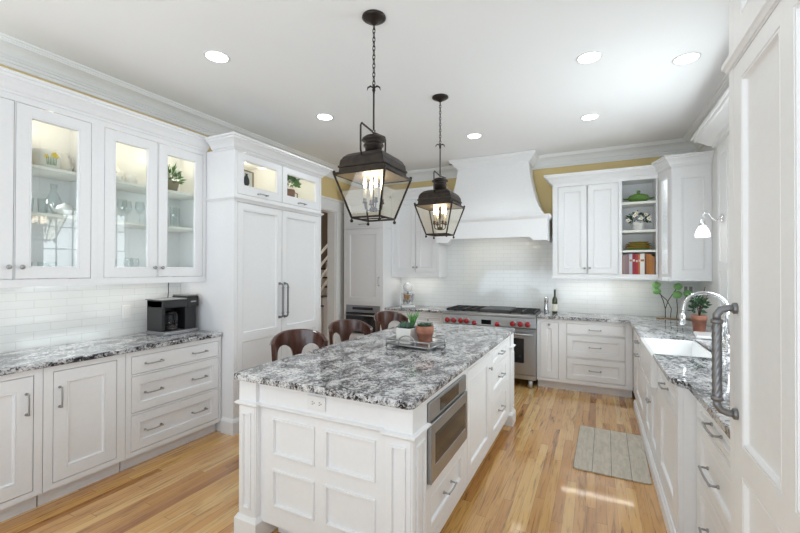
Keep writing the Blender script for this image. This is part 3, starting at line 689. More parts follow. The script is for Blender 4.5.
def odoor(x0, x1):
    d = MB().slab(x0, x1, .17, .715, -.02, .03, [(x0+.13, x1-.13, .31, .625)], [(0, 0), (.003, .004)]).build('oven_door', 'steel', rg)
    MB().box(x0+.134, x1-.134, -.0175, -.0155, .314, .621).build('window', 'blackglass', d)
    hb = MB().tube([(x0+.02, -.075, .68), (x1-.02, -.075, .68)], .014, 12)
    for x in (x0+.05, x1-.05): hb.tube([(x, -.02, .68), (x, -.075, .68)], .009)
    hb.build('handle', 'steel', d)
odoor(.01, .745); odoor(.755, 1.21)
MB().box(.01, W-.01, -.005, .03, .105, .16, .003).build('kick_plate', 'steel', rg)
for x in (.06, .60, 1.15): 
    for y in (.03, .55): MB().lathe([(.032, 0), (.032, .03), (.028, .10)], x, y, 0, 14).build('leg', 'steel', rg)
def grate(x0, x1):
    g = MB()
    for x in (x0+.012, (x0+x1)/2, x1-.012): g.box(x-.008, x+.008, .05, .575, .926, .957, .002)
    for y in (.055, .18, .31, .44, .565): g.box(x0+.012, x1-.012, y-.008, y+.008, .934, .957, .002)
    for cy in (.18, .44): g.lathe([(.055, .923), (.055, .936), (.04, .940)], (x0+x1)/2, cy, 0, 16)
    g.build('grate', 'iron', rg)
for a in ((.02, .255), (.258, .493), (.88, 1.20)): grate(*a)
MB().box(.50, .875, .05, .575, .925, .965, .004).build('griddle_cover', 'griddle', rg)
MB().box(.02, W-.02, .60, .632, .922, .952, .003).build('rear_trim', 'steel', rg)

# ------------------------------------------------------------------ hood
hd = thing('range_hood', 'white flared range hood with crown reaching the ceiling above the range', 'range hood', (-1.285, 5.25, 0))
hw = .742
mb = MB(); D = .565
mb.box(-hw, hw, 0, .03, 1.93, 2.16); mb.box(-hw, -hw+.03, .03, D, 1.93, 2.16); mb.box(hw-.03, hw, .03, D, 1.93, 2.16); mb.box(-hw+.03, hw-.03, .03, D, 2.02, 2.05)
mb.loft([[(x, y, z) for x, z in ((-hw, 1.93), (-hw, 1.868), (-hw+.17, 1.868), (-hw+.20, 1.905), (-hw+.235, 1.914), (hw-.235, 1.914), (hw-.20, 1.905), (hw-.17, 1.868), (hw, 1.868), (hw, 1.93))] for y in (0, .03)])
mb.box(-hw, -hw+.03, .03, D, 1.868, 1.93); mb.box(hw-.03, hw, .03, D, 1.868, 1.93)
mb.build('mantel', 'white', hd)
MB().sweep([(-hw, D), (-hw, 0), (hw, 0), (hw, D)], [(0, 0), (.008, 0), (.012, .012), (.02, .016), (.03, .036), (.032, .05), (0, .052)], -1, z=2.142).build('mantel_moulding', 'white', hd)
prof = [(2.19, .71, .035), (2.25, .665, .06), (2.32, .626, .085), (2.40, .593, .108), (2.50, .563, .130), (2.60, .538, .150), (2.70, .517, .168), (2.80, .50, .184), (2.92, .487, .20), (3.045, .48, .205)]
MB().loft([[(-x, y, z), (x, y, z), (x, D, z), (-x, D, z)] for z, x, y in prof]).build('chimney', 'white', hd)
MB().sweep([(-.49, D), (-.49, .20), (.49, .20), (.49, D)], [(0, 0), (.012, 0), (.016, .015), (.03, .025), (.05, .055), (.07, .078), (.085, .082), (.09, .095), (.1, .1), (.1, .122), (0, .122)], -1, z=2.924).build('crown_moulding', 'white', hd)
MB().box(-.5, .5, .1, .5, 2.03, 2.045).build('filter', 'steel', hd)
area('hood_light', (-1.285, 5.5, 2.0), (0, 0, 0), .8, .2, 1.4, (1, .93, .8))

# ------------------------------------------------------------------ sink, faucet and what stands by them
snk = MB(); sx0, sx1, sy0, sy1, sz0, sz1 = .345, .745, 3.256, 4.044, .675, .905
snk.bm.faces.ensure_lookup_table()
rr = lambda x0, x1, y0, y1, z: [(x0, y0, z), (x1, y0, z), (x1, y1, z), (x0, y1, z)]
snk.loft([rr(sx0+.006, sx1, sy0, sy1, sz0), rr(sx0, sx1, sy0, sy1, sz0+.008), rr(sx0, sx1, sy0, sy1, sz1-.006), rr(sx0+.005, sx1-.004, sy0+.004, sy1-.004, sz1),
          rr(sx0+.028, sx1-.022, sy0+.022, sy1-.022, sz1), rr(sx0+.034, sx1-.028, sy0+.028, sy1-.028, sz1-.01), rr(sx0+.045, sx1-.04, sy0+.04, sy1-.04, sz0+.04), rr(sx0+.06, sx1-.055, sy0+.055, sy1-.055, sz0+.03)])
t = thing('farmhouse_sink', 'white apron-front farmhouse sink set into the right granite counter', 'sink', (0, 0, 0))
snk.build('basin', 'porcelain', t)
MB().lathe([(.04, .7055), (.045, .708), (.03, .7085)], .55, 3.65, 0, 18).build('drain', 'chrome', t)
fc = thing('faucet', 'polished nickel gooseneck faucet arching over the sink', 'faucet', (.885, 3.75, .915))
fb = MB().lathe([(.030, 0), (.030, .008), (.022, .018), (.018, .05), (.02, .07), (.014, .09)], 0, 0, 0, 18)
arc = [(0, 0, .08), (0, 0, .22), (0, 0, .29)]+[(-.135+.135*math.cos(a), 0, .29+.115*math.sin(a)) for a in [PI*i/14 for i in range(1, 14)]]+[(-.272, 0, .27), (-.278, 0, .235)]
fb.tube(arc, .0125, 12); fb.build('spout', 'chrome', fc)
MB().lathe([(.013, 0), (.019, -.02), (.022, -.055), (.018, -.085), (.010, -.09)], -.279, 0, .24, 16).build('spray_head', 'chrome', fc)
MB().tube([(0, -.02, .06), (0, -.05, .065), (.005, -.11, .085)], [.009, .007, .006], 10).build('lever', 'chrome', fc)
hs = thing('side_sprayer', 'polished nickel side sprayer beside the gooseneck faucet', 'sprayer', (.905, 3.94, .915))
MB().lathe([(.026, 0), (.026, .008), (.016, .02), (.014, .06), (.018, .075), (.012, .10), (.017, .13), (.014, .155), (.004, .165)], 0, 0, 0, 16).build('body', 'chrome', hs)
dsh = thing('soap_tray', 'white oblong tray on the counter in front of the terracotta pot', 'tray', (.86, 4.25, .9155), -.1)
MB().prism([(-.085, -.15), (.085, -.15), (.085, .15), (-.085, .15)], 0, .018, .006).build('dish', 'porcelain', dsh)
MB().box(-.078, .078, -.143, .143, .0181, .024, .002).build('rim', 'porcelain', dsh)

def pot_prof(r0, r1, h, rim=.28, t=.008):
    return [(r0*.98, 0), (r0, .004), (r0+(r1-r0)*.7, h*(1-rim)), (r1*.95, h*(1-rim)), (r1, h*(1-rim)+.004), (r1, h-.004), (r1*.98, h), (r1-t, h), (r1-t, h*.88)]
pl = thing('potted_plant', 'small terracotta pot of leafy green plant on the counter behind the faucet', 'plant', (.868, 4.56, .916))
MB().lathe(pot_prof(.045, .062, .155), 0, 0, 0, 24).build('pot', 'terracotta', pl)
MB().lathe([(.052, .128), (.052, .138), (.001, .140)], 0, 0, 0, 20).build('soil', 'soil', pl)
lv = MB()
for (x, y, z) in ((-.02, 0, .20), (.0, .01, .24), (-.03, -.01, .29), (.01, -.02, .27)): leaves(lv, (x, y, z), (.035, .035, .035), 22, .05, .3, int(z*100), .55)
lv.build('foliage', 'darkleaf', pl)
sm = MB()
for (a, b_, c_) in ((-.03, 0, .3), (.01, .01, .26), (.05, .01, .42), (.06, -.02, .36)): sm.tube([(0, 0, .135), (a*.4, b_, .135+(c_-.135)*.55), (a, b_*2, c_)], .0035, 6)
sm.build('stem', 'rust', pl)

sc_ = thing('pompom_sculpture', 'row of green ball flowers on thin wire stems in the back right corner', 'decoration', (.82, 5.60, .9155))
MB().box(-.17, .175, -.02, .02, 0, .012, .002).build('base_bar', 'basket', sc_)
balls = [(-.17, .0, .40, -.02, .045), (-.165, .01, .325, .0, .043), (.045, 0, .385, -.1, .045), (.035, -.02, .29, -.10, .05), (.14, 0, .305, .02, .045)]
for i, (x, y, z, bx, r) in enumerate(balls):
    bx = (-.08, -.03, -.08, .03, .09)[i]
    s_ = MB().tube([(bx, 0, .012), (bx+.01*(i % 2), 0, .12), (bx+(x-bx)*.25, y*.5, .22), (x, y, z)], .0045, 6).build('wire_stem', 'rust', sc_)
    g = MB().sphere((x, y, z), r, 16, .85); rnd = random.Random(i)
    for v in g.bm.verts: v.co = Vector((x, y, z))+(v.co-Vector((x, y, z)))*rnd.uniform(.86, 1.1)
    g.build('ball_flower', 'ballgreen', s_)

# ------------------------------------------------------------------ sconce
sn = thing('wall_sconce', 'polished nickel wall sconce with white bell shade by the sink window', 'sconce', (XR-.041, 4.80, 1.995))
sn.location = (XR-.0485, 4.60, 1.975); sn.scale = (.9, .9, .9)
MB().lathe([(.001, 0), (.045, 0), (.045, -.008), (.03, -.018), (.012, -.03)], 0, 0, 0, 20, 'x').build('wall_plate', 'chrome', sn)
MB().tube([(-.02, 0, 0), (-.06, 0, -.02), (-.09, 0, .01), (-.115, 0, .055), (-.15, 0, .065), (-.165, 0, .04), (-.165, 0, .0)], .0075, 10).build('arm', 'chrome', sn)
MB().lathe([(.012, .02), (.024, .012), (.024, -.035), (.034, -.045), (.034, -.062)], -.165, 0, -.01, 18).build('socket', 'chrome', sn)
MB().lathe([(.03, -.06), (.036, -.075), (.05, -.10), (.064, -.14), (.066, -.178), (.062, -.178), (.058, -.14), (.03, -.08)], -.165, 0, -.01, 24, cap=False).build('lamp_shade', 'opal', sn)
MB().sphere((-.165, 0, -.12), .025, 12).build('bulb', 'lens', sn)

# ------------------------------------------------------------------ pendants
def pendant(label, x, y):
    p = thing('lantern_pendant', label, 'pendant light', (x, y, H), 0, 'lantern pendants over the island')
    MB().lathe([(.001, 0), (.072, 0), (.074, -.008), (.06, -.018), (.03, -.03), (.012, -.045)], 0, 0, 0, 24).build('canopy', 'bronze', p)
    chn = MB()
    z = -.045; i = 0
    while z > -.42:
        L = .030
        pts = [(.008*math.cos(a)*(1 if i % 2 else 0), .008*math.cos(a)*(0 if i % 2 else 1), z-L/2+.019*math.sin(a)) for a in [2*PI*k/10 for k in range(10)]]
        chn.tube(pts, .0026, 6, True); z -= .027; i += 1
    chn.build('chain', 'bronze', p)
    lf = MB().lathe([(.003, -.42), (.009, -.428), (.006, -.44), (.011, -.452), (.005, -.47)], 0, 0, 0, 12)
    for k in range(4):
        a = PI/2*k+.4; c_, s_ = math.cos(a), math.sin(a)
        pts = [(c_*r, s_*r, z_) for r, z_ in ((.004, -.438), (.02, -.428), (.036, -.436), (.042, -.455))]
        lf.tube(pts, [.004, .006, .005, .001], 6)
    lf.build('leaf_finial', 'bronze', p)
    MB().tube([(0, 0, -.45), (0, 0, -.70)], .0055, 8).build('rod', 'bronze', p)
    b_ = MB()
    b_.tube([(0, 0, -.695), (.01, 0, -.705), (0, 0, -.718), (-.01, 0, -.705)], .004, 6, True)
    b_.tube([(0, -.14, -.885), (0, -.15, -.86), (0, -.15, -.715), (0, -.14, -.70), (0, -.02, -.712), (0, 0, -.72), (0, .02, -.712), (0, .14, -.70), (0, .15, -.715), (0, .15, -.86), (0, .14, -.885)], .0055, 8)
    b_.build('bail', 'bronze', p)
    rf_ = MB()
    rf_.lathe([(.001, -.735), (.05, -.738), (.072, -.755), (.074, -.765), (.052, -.77), (.052, -.785), (.062, -.79), (.062, -.80), (.052, -.805), (.052, -.85)], 0, 0, 0, 24)
    rp = [(-.842, .052), (-.850, .085), (-.862, .112), (-.880, .132), (-.905, .146), (-.935, .150), (-.937, .156), (-.948, .156), (-.950, .150), (-.978, .152), (-.981, .176), (-.991, .178)]
    rf_.loft([[(-h_, -h_, z_), (h_, -h_, z_), (h_, h_, z_), (-h_, h_, z_)] for z_, h_ in rp], False)
    ro = rf_.build('roof', 'bronze', p)
    MB().loft([[(-h_, -h_, z_), (h_, -h_, z_), (h_, h_, z_), (-h_, h_, z_)] for z_, h_ in ((-.9905, .176), (-.990, .146), (-.93, .140), (-.885, .12))]).build('inner_liner', 'litliner', ro)
    zt, zb, ht, hb = -.989, -1.243, .172, .096
    cg = MB(); g = MB()
    cn = [(-1, -1), (1, -1), (1, 1), (-1, 1)]
    for i in range(4):
        a, c_ = cn[i], cn[(i+1) % 4]
        T = lambda q: (q[0]*ht, q[1]*ht, zt); B = lambda q: (q[0]*hb, q[1]*hb, zb)
        cg.tube([T(a), B(a)], .0065, 6); cg.tube([B(a), B(c_)], .0065, 6); cg.tube([T(a), T(c_)], .0065, 6)
        cg.sphere((a[0]*ht, a[1]*ht, zt+.012), .010, 8); cg.sphere((a[0]*hb, a[1]*hb, zb-.02), .0105, 8); cg.tube([B(a), (a[0]*hb, a[1]*hb, zb-.014)], .004, 6)
        m_ = ((a[0]+c_[0])/2*hb, (a[1]+c_[1])/2*hb)
        s1 = lambda q, k: tuple(v*k for v in q)
        g.quad((T(a), T(c_), B(c_), B(a)))
    cg.build('frame', 'bronze', p)
    g.build('glass_panes', 'lanternglass', p)
    cl = MB().tube([(0, 0, -.86), (0, 0, -1.19)], .006, 8).lathe([(.022, -1.20), (.026, -1.185), (.012, -1.17)], 0, 0, 0, 14)
    cl.tube([(-hb, 0, zb), (hb, 0, zb)], .004, 6)
    for k in range(4):
        a = PI/2*k+PI/4; c_, s_ = math.cos(a), math.sin(a)
        cl.tube([(c_*r, s_*r, z_) for r, z_ in ((.01, -1.19), (.032, -1.195), (.050, -1.185), (.054, -1.165), (.054, -1.15))], .004, 6)
        cl.lathe([(.006, 0), (.015, .006), (.015, .010), (.011, .012), (.011, .032)], c_*.054, s_*.054, -1.155, 12)
    cb_ = cl.build('candle_cluster', 'bronze', p)
    for k in range(4):
        a = PI/2*k+PI/4; c_, s_ = math.cos(a)*.054, math.sin(a)*.054
        sl = MB().lathe([(.0095, -1.125), (.0095, -1.062), (.004, -1.06)], c_, s_, 0, 12).build('candle_sleeve', 'candle', cb_)
        MB().lathe([(.005, -1.06), (.009, -1.047), (.0105, -1.035), (.007, -1.01), (.0015, -.985)], c_, s_, 0, 12).build('bulb', 'bulb', cb_)
    lp = point('lantern_lamp', (x, y, H-1.03), .6, (1, .82, .55), .05)
pendant('dark bronze lantern pendant nearest the camera, hanging over the island', -1.222, 2.10)
pendant('dark bronze lantern pendant farther back, hanging in front of the range hood', -1.255, 3.345)

# ------------------------------------------------------------------ recessed lights
dl = [('nearest the glass cabinets on the left', -2.485, 1.99), ('above the front of the pantry', -2.48, 3.27), ('in front of the range hood', -1.265, 4.50),
      ('right of the pendants, nearer of two in line', -.04, 3.20), ('nearest the sink side of the ceiling', .60, 3.53), ('right of the pendants, farther of two in line', -.05, 4.455)]
for k, (wh, x, y) in enumerate(dl):
    t = thing('recessed_light', 'round recessed ceiling light '+wh, 'ceiling light', (x, y, H), 0, 'recessed ceiling lights')
    MB().lathe([(.074, -.0005), (.090, -.0005), (.089, -.004), (.082, -.006), (.075, -.003)], 0, 0, 0, 32, cap=False).build('trim_ring', 'whiteplastic', t)
    MB().lathe([(.0735, -.0005), (.0735, -.003), (.001, -.0035)], 0, 0, 0, 32).build('lens', 'lens', t)
    l_ = bpy.data.lights.new('recessed_lamp', 'SPOT'); l_.energy = 12; l_.spot_size = 2.4; l_.spot_blend = .8; l_.shadow_soft_size = .07; l_.color = (.85, .925, 1)
    q = bpy.data.objects.new('recessed_lamp', l_); C.objects.link(q); q.location = (x, y, H-.02)
vt = thing('ceiling_vent', 'small dark slotted vent in the ceiling left of the hood crown', 'vent', (-1.86, 5.57, H))
MB().box(-.09, .09, -.022, .022, -.006, -.0005, .002).build('frame', 'greyplastic', vt)
MB().box(-.08, .08, -.014, .014, -.0075, -.006).build('slot', 'dark', vt)
# ------------------------------------------------------------------ under-cabinet light bars (real LED strips under the wall cabinets)
def ucl(label, x0, x1, y0, y1):
    t = thing('under_cabinet_light', label, 'light', (0, 0, 0))
    MB().box(x0, x1, y0, y1, 1.385, 1.3965).build('housing', 'whiteplastic', t)
    MB().box(x0+.01, x1-.01, y0+.008, y1-.008, 1.382, 1.3848).build('diffuser', 'led', t)
ucl('slim lit light bar under the wall cabinet right of the hood', -.42, .58, 5.60, 5.66)
ucl('slim lit light bar under the wall cabinet left of the hood', -2.75, -2.18, 5.60, 5.66)
ucl('slim lit light bar under the leftmost glass cabinet', -3.50, -3.44, 1.05, 1.58)
ucl('slim lit light bar under the glass cabinet over the coffee maker', -3.50, -3.44, 1.67, 2.45)

# ------------------------------------------------------------------ coffee maker
cm = thing('coffee_maker', 'black drip coffee maker with glass carafe on the left counter', 'coffee maker', (-3.45, 2.310, .9155), PI/2)
cm.scale = (.88, 1, 1.04)
MB().prism([(-.19, -.125), (.185, -.125), (.20, -.105), (.20, .12), (-.19, .12)], 0, .03, .006).build('base_tray', 'greyplastic', cm)
b_ = MB().box(-.185, -.155, -.10, .115, .0305, .29, .004).box(-.155, .06, .06, .115, .0305, .29, .004).box(.06, .185, -.095, .115, .0305, .27, .006)
b_.box(-.185, .10, -.115, .115, .225, .292, .008)
b_.build('body', 'blackplastic', cm)
MB().box(-.20, .11, -.118, .118, .293, .302, .004).build('lid', 'greyplastic', cm)
hd_ = MB().box(.065, .195, -.125, .10, .225, .318, .010).build('brew_head', 'blackplastic', cm)
MB().box(.07, .19, -.118, .095, .3185, .328, .004).build('head_cap', 'greyplastic', hd_)
MB().box(.10, .16, -.1275, -.125, .265, .275).build('button_strip', 'pewter', hd_)
cf = MB().lathe([(.055, .033), (.068, .04), (.074, .08), (.072, .125), (.056, .160), (.054, .175)], -.045, -.02, 0, 24).build('carafe', 'tumbler', cm)
MB().lathe([(.058, .165), (.058, .185), (.02, .196)], -.045, -.02, 0, 20).build('carafe_lid', 'blackplastic', cf)
MB().tube([(-.045, -.078, .17), (-.045, -.112, .165), (-.045, -.118, .11), (-.045, -.092, .07)], [.010, .009, .008, .007], 8).build('carafe_handle', 'blackplastic', cf)
MB().lathe([(.05, .036), (.065, .042), (.069, .07), (.001, .0705)], -.045, -.02, 0, 20).build('coffee', 'soil', cf)
MB().tube([(.02, .10, .295), (.02, .09, .34), (.03, .105, .40), (.03, .10, .442)], .004, 6).build('power_cord', 'blackplastic', cm)
ol = thing('power_outlet', 'white outlet plate on the left tile backsplash behind the coffee maker', 'outlet', (XL+.0125, 2.03, 1.12), PI/2)
MB().box(-.036, .036, -.006, 0, -.058, .058, .002).build('cover_plate', 'whiteplastic', ol)
MB().box(-.018, .018, -.008, -.006, -.034, .034, .001).build('socket_face', 'whiteplastic', ol)
ol = thing('power_outlet', 'white outlet plate on the back tile in the corner above the green ball flowers', 'outlet', (1.0, YB-.0125, 1.26))
MB().box(-.06, .06, -.006, 0, -.058, .058, .002).build('cover_plate', 'whiteplastic', ol)
for dx in (-.025, .025): MB().box(dx-.016, dx+.016, -.008, -.006, -.034, .034, .001).build('socket_face', 'greyplastic', ol)

# ------------------------------------------------------------------ stand mixer
mx = thing('stand_mixer', 'white stand mixer with steel bowl on the counter left of the range', 'mixer', (-2.60, 5.52, .9155), .5)
MB().prism([(-.10, -.16), (.10, -.16), (.115, -.08), (.095, .12), (-.095, .12), (-.115, -.08)], 0, .035, .012).build('base', 'porcelain', mx)
MB().loft([[(c_*math.cos(a)*.055, .08+c_*math.sin(a)*.045, z) for a in [2*PI*i/16 for i in range(16)]] for z, c_ in ((.035, 1.15), (.10, .9), (.18, .85), (.25, 1.0))], True, True).build('column', 'porcelain', mx)
MB().lathe([(.02, -.13), (.052, -.12), (.066, -.06), (.07, 0), (.066, .10), (.05, .19), (.03, .215), (.001, .22)], 0, -.03, .305, 20, 'y').build('motor_head', 'porcelain', mx)
MB().lathe([(.05, .037), (.045, .05), (.075, .08), (.098, .14), (.104, .20), (.108, .205), (.102, .205), (.094, .14), (.001, .07)], 0, -.075, 0, 24).build('bowl', 'chrome', mx)
MB().lathe([(.02, .27), (.022, .25), (.012, .235), (.012, .19)], 0, -.08, 0, 14).build('attachment_shaft', 'chrome', mx)
MB().lathe([(.0715, -.002), (.0715, .012)], 0, -.03, .305, 20, 'y', cap=False).build('trim_band', 'pewter', mx)

# ------------------------------------------------------------------ oil bottles right of the range
bt = thing('wine_bottle', 'dark green glass oil bottle with cream label right of the range', 'bottle', (-.487, 5.62, .9155))
MB().lathe([(.030, 0), (.034, .004), (.034, .17), (.030, .195), (.014, .225), (.012, .28), (.014, .282), (.014, .292), (.001, .293)], 0, 0, 0, 20).build('glass_body', 'olive', bt)
MB().lathe([(.0345, .03), (.0345, .125)], 0, 0, 0, 20, cap=False).build('label', 'label', bt)
MB().lathe([(.0125, .2935), (.0125, .315), (.001, .316)], 0, 0, 0, 14).build('stopper', 'blackplastic', bt)
bt = thing('pepper_mill', 'silver metal shaker standing just left of the dark green bottle', 'shaker', (-.595, 5.64, .9155))
MB().lathe([(.030, 0), (.032, .005), (.030, .05), (.027, .12), (.029, .17), (.031, .178)], 0, 0, 0, 20).build('body', 'chrome', bt)
MB().lathe([(.031, .179), (.028, .20), (.012, .212), (.008, .222), (.001, .226)], 0, 0, 0, 18).build('cap', 'chrome', bt)

# ------------------------------------------------------------------ floor mat
mtb = MB().prism([(-.255, -.44), (-.235, -.455), (.23, -.455), (.25, -.44), (.25, .44), (.23, .455), (-.235, .455), (-.255, .44)], 0, .009, .003)
mo = mtb.build('kitchen_mat', 'mat', None, (.108, 3.70, .0005), -.02)
tag(mo, 'grey plank-patterned kitchen mat on the oak floor in front of the sink', 'mat')

# ------------------------------------------------------------------ tray and pots on the island
IT = .9175
a_ = math.radians(-7)
ty = thing('wire_tray', 'grey metal tray with arched rail handles on the island', 'tray', (-1.215, 2.725, IT), a_)
hx, hy = .182, .125
MB().box(-hx, hx, -hy, hy, .016, .021, .001).build('tray_floor', 'greyplastic', ty)
rl = MB(); cn = [(-hx, -hy), (hx, -hy), (hx, hy), (-hx, hy)]
for i in range(4):
    p, q = cn[i], cn[(i+1) % 4]
    for z in (.021, .056): rl.tube([(*p, z), (*q, z)], .006, 6)
    rl.tube([(*p, 0), (*p, .058)], .0065, 6)
rl.build('rail', 'pewter', ty)
for s_ in (-1, 1):
    MB().tube([(-.07, s_*hy, .018), (-.07, s_*hy, .05)]+[(-.07*math.cos(t_), s_*hy, .05+.042*math.sin(t_)) for t_ in [PI*i/12 for i in range(13)]]+[(.07, s_*hy, .018)], .005, 8).build('handle', 'pewter', ty)
R_ = Matrix.Rotation(a_, 3, 'Z')
def on_tray(x, y): v = R_ @ Vector((x, y, 0)); return (v.x-1.215, v.y+2.715, IT+.0215)
wp = thing('potted_succulent', 'square white pot of spiky green aloe and succulents on the island tray', 'plant', on_tray(-.066, -.005), a_)
MB().box(-.062, .062, -.062, .062, 0, .115, .005).build('pot', 'whitepot', wp)
MB().box(-.054, .054, -.054, .054, .1155, .119).build('soil', 'soil', wp)
al = MB(); rnd = random.Random(3)
for k in range(20):
    a = rnd.uniform(0, 2*PI); tl = rnd.uniform(.1, .55); L = rnd.uniform(.08, .125)
    bx, by = .024+rnd.uniform(-.012, .012), .022+rnd.uniform(-.012, .012)
    al.tube([(bx, by, .117), (bx+math.cos(a)*tl*L*.45, by+math.sin(a)*tl*L*.45, .117+L*.55), (bx+math.cos(a)*tl*L, by+math.sin(a)*tl*L, .117+L)], [.007, .005, .0008], 6)
al.build('aloe', 'aloe', wp)
su = MB()
for k in range(70):
    a = rnd.uniform(0, 2*PI); rr_ = rnd.uniform(0, .058)
    bx, by = max(-.056, min(.056, -.012+rr_*math.cos(a))), max(-.056, min(.056, -.012+rr_*math.sin(a))); L = rnd.uniform(.02, .045); d = rnd.uniform(0, 2*PI)
    su.tube([(bx, by, .117), (bx+math.cos(d)*.008, by+math.sin(d)*.008, .117+L*.6), (bx+math.cos(d)*.016, by+math.sin(d)*.016, .117+L)], [.004, .0045, .0008], 5)
su.build('succulent', 'succulent', wp)
tp = thing('potted_succulent', 'round terracotta pot of low dark succulents on the island tray', 'plant', on_tray(.066, .03), 0)
MB().lathe(pot_prof(.046, .066, .135, .42), 0, 0, 0, 28).build('pot', 'terracotta', tp)
MB().lathe([(.057, .119), (.057, .126), (.001, .128)], 0, 0, 0, 20).build('soil', 'soil', tp)
su = MB()
for k in range(90):
    a = rnd.uniform(0, 2*PI); rr_ = .055*math.sqrt(rnd.random()); bx, by = rr_*math.cos(a), rr_*math.sin(a); L = rnd.uniform(.012, .04); d = rnd.uniform(0, 2*PI)
    su.tube([(bx, by, .124), (bx+math.cos(d)*.006, by+math.sin(d)*.006, .124+L*.6), (bx+math.cos(d)*.013, by+math.sin(d)*.013, .124+L)], [.0025, .003, .0006], 5)
su.build('foliage', 'darkleaf', tp)

# ------------------------------------------------------------------ stools
def stool():
    t = thing('counter_stool', 'x', 'stool', (0, 0, 0), 0)
    R = .168
    def ztop(f): return 1.022-.075*(abs(f)/1.45)**2.4
    def zbot(f):
        a = abs(f)
        if a < .13: return .78
        if a < .20: return .78+(a-.13)/.07*.065
        if a < 1.10:
            u = (a-.65)/.45; return .84+.072*math.sqrt(max(0, 1-u*u))
        if a < 1.18: return .845-(a-1.10)/.08*.145
        return .70
    bk = MB(); rings = []; n = 84; ths = .028
    for i in range(n+1):
        f = -1.45+2.9*i/n; a = PI+f; c_, s_ = math.cos(a), math.sin(a); zt, zb = ztop(f), zbot(f)
        lean = lambda z: .02*(z-.7)/.33
        def pt(r, z): r += lean(z); return (c_*r, s_*r, z)
        rings.append([pt(R, zb), pt(R+ths, zb), pt(R+ths, zt-.006), pt(R+ths-.006, zt), pt(R+.006, zt), pt(R, zt-.006)])
    bk.loft(rings, True, False).build('backrest', 'mahogany', t)
    tp_ = MB().tube([((R+ths+.022)*math.cos(PI+f), (R+ths+.022)*math.sin(PI+f), ztop(f)-.012) for f in [-1.4+2.8*i/40 for i in range(41)]], .004, 6)
    tp_.build('nailhead_trim', 'pewter', t)
    MB().lathe([(.15, .60), (.195, .605), (.205, .63), (.202, .66), (.188, .682), (.13, .695), (.001, .698)], 0, 0, 0, 32).build('seat', 'leather', t)
    MB().lathe([(.11, .565), (.178, .57), (.182, .60), (.11, .604)], 0, 0, 0, 28).build('seat_ring', 'mahogany', t)
    for k in range(4):
        a = PI/4+PI/2*k; c_, s_ = math.cos(a), math.sin(a)
        MB().loft([[(c_*r+dx*w_, s_*r+dy*w_, z) for dx, dy in ((-1, -1), (1, -1), (1, 1), (-1, 1))] for r, z, w_ in ((.235, 0, .015), (.20, .25, .017), (.165, .568, .021))]).build('leg', 'mahogany', t)
    MB().tube([(.213*math.cos(a), .213*math.sin(a), .20) for a in [2*PI*i/32 for i in range(32)]], .009, 8, True).build('footrest_ring', 'pewter', t)
    return t
s0 = stool()
spots = [(-1.965, 2.31, -.72, 'dark wood counter stool at the island nearest the camera'), (-1.96, 3.0, -.62, 'dark wood counter stool in the middle of the three behind the island'), (-1.97, 3.84, -.5, 'dark wood counter stool farthest from the camera, nearest the range')]
for i, (x, y, r_, lb) in enumerate(spots):
    o = s0 if i == 0 else copy_tree(s0)
    o.location = (x, y, 0); o.rotation_euler = (0, 0, r_); o['label'] = lb; o['group'] = 'counter stools along the island'

# ------------------------------------------------------------------ inside the glass cabinets
S1, S2, S0 = 2.1855, 1.8705, 1.4155            # top shelf, middle shelf, cabinet floor
def solo(name, mb, m, label, cat, group=None): return tag(mb.build(name, m), label, cat, group)
t = thing('planter_mug', 'large white ceramic cachepot with painted daffodils behind the leftmost glass door', 'pot', (-3.47, 1.385, S1))
MB().lathe([(.055, 0), (.075, .01), (.082, .08), (.080, .135), (.076, .135), (.074, .04), (.001, .03)], 0, 0, 0, 28).build('body', 'whitepot', t)
dc = MB(); rnd = random.Random(5)
for k in range(5):
    yy, zz = rnd.uniform(-.03, .03), .085+rnd.uniform(-.02, .025); xx = math.sqrt(.0835**2-yy*yy)
    for j in range(5):
        a = 2*PI*j/5; dc.quad(((xx+.001, yy, zz), (xx+.001, yy+.013*math.cos(a-.5), zz+.013*math.sin(a-.5)), (xx+.001, yy+.017*math.cos(a), zz+.017*math.sin(a)), (xx+.001, yy+.013*math.cos(a+.5), zz+.013*math.sin(a+.5))))
dc.build('painted_daffodils', 'petalyellow', t)
ds = MB()
for k in range(7):
    yy = -.025+.008*k; xx = math.sqrt(.0835**2-yy*yy); ds.quad(((xx+.0006, yy-.002, .03), (xx+.0006, yy+.002, .03), (xx+.0006, yy*1.2+.001, .085), (xx+.0006, yy*1.2-.001, .085)))
ds.build('painted_stems', 'leaf', t)
def cup(name, label, x, y, z, r, h, m, group=None):
    t = thing(name, label, 'cup', (x, y, z), 0, group)
    MB().lathe([(r*.6, 0), (r*.9, h*.12), (r, h*.6), (r, h), (r*.93, h), (r*.9, h*.2), (.001, h*.12)], 0, 0, 0, 20).build('bowl', m, t)
    MB().tube([(0, -r*.95, h*.8), (0, -r*1.5, h*.78), (0, -r*1.55, h*.45), (0, -r*.92, h*.25)], .006, 8).build('handle', m, t); return t
cup('teacup', 'yellow teacup beside the daffodil cachepot on the top shelf', -3.50, 1.235, S1, .042, .075, 'yellowglaze')
t = thing('pitcher', 'white pitcher with curved handle right of the daffodil cachepot', 'pitcher', (-3.585, 1.515, S1))
MB().lathe([(.045, 0), (.06, .02), (.065, .09), (.045, .15), (.05, .18), (.046, .18), (.04, .15), (.001, .02)], 0, 0, 0, 22).build('body', 'whitepot', t)
MB().tube([(0, .045, .16), (0, .075, .15), (0, .08, .08), (0, .06, .04)], .007, 8).build('handle', 'whitepot', t)
ORD = ['first', 'second', 'third', 'fourth', 'fifth', 'sixth']
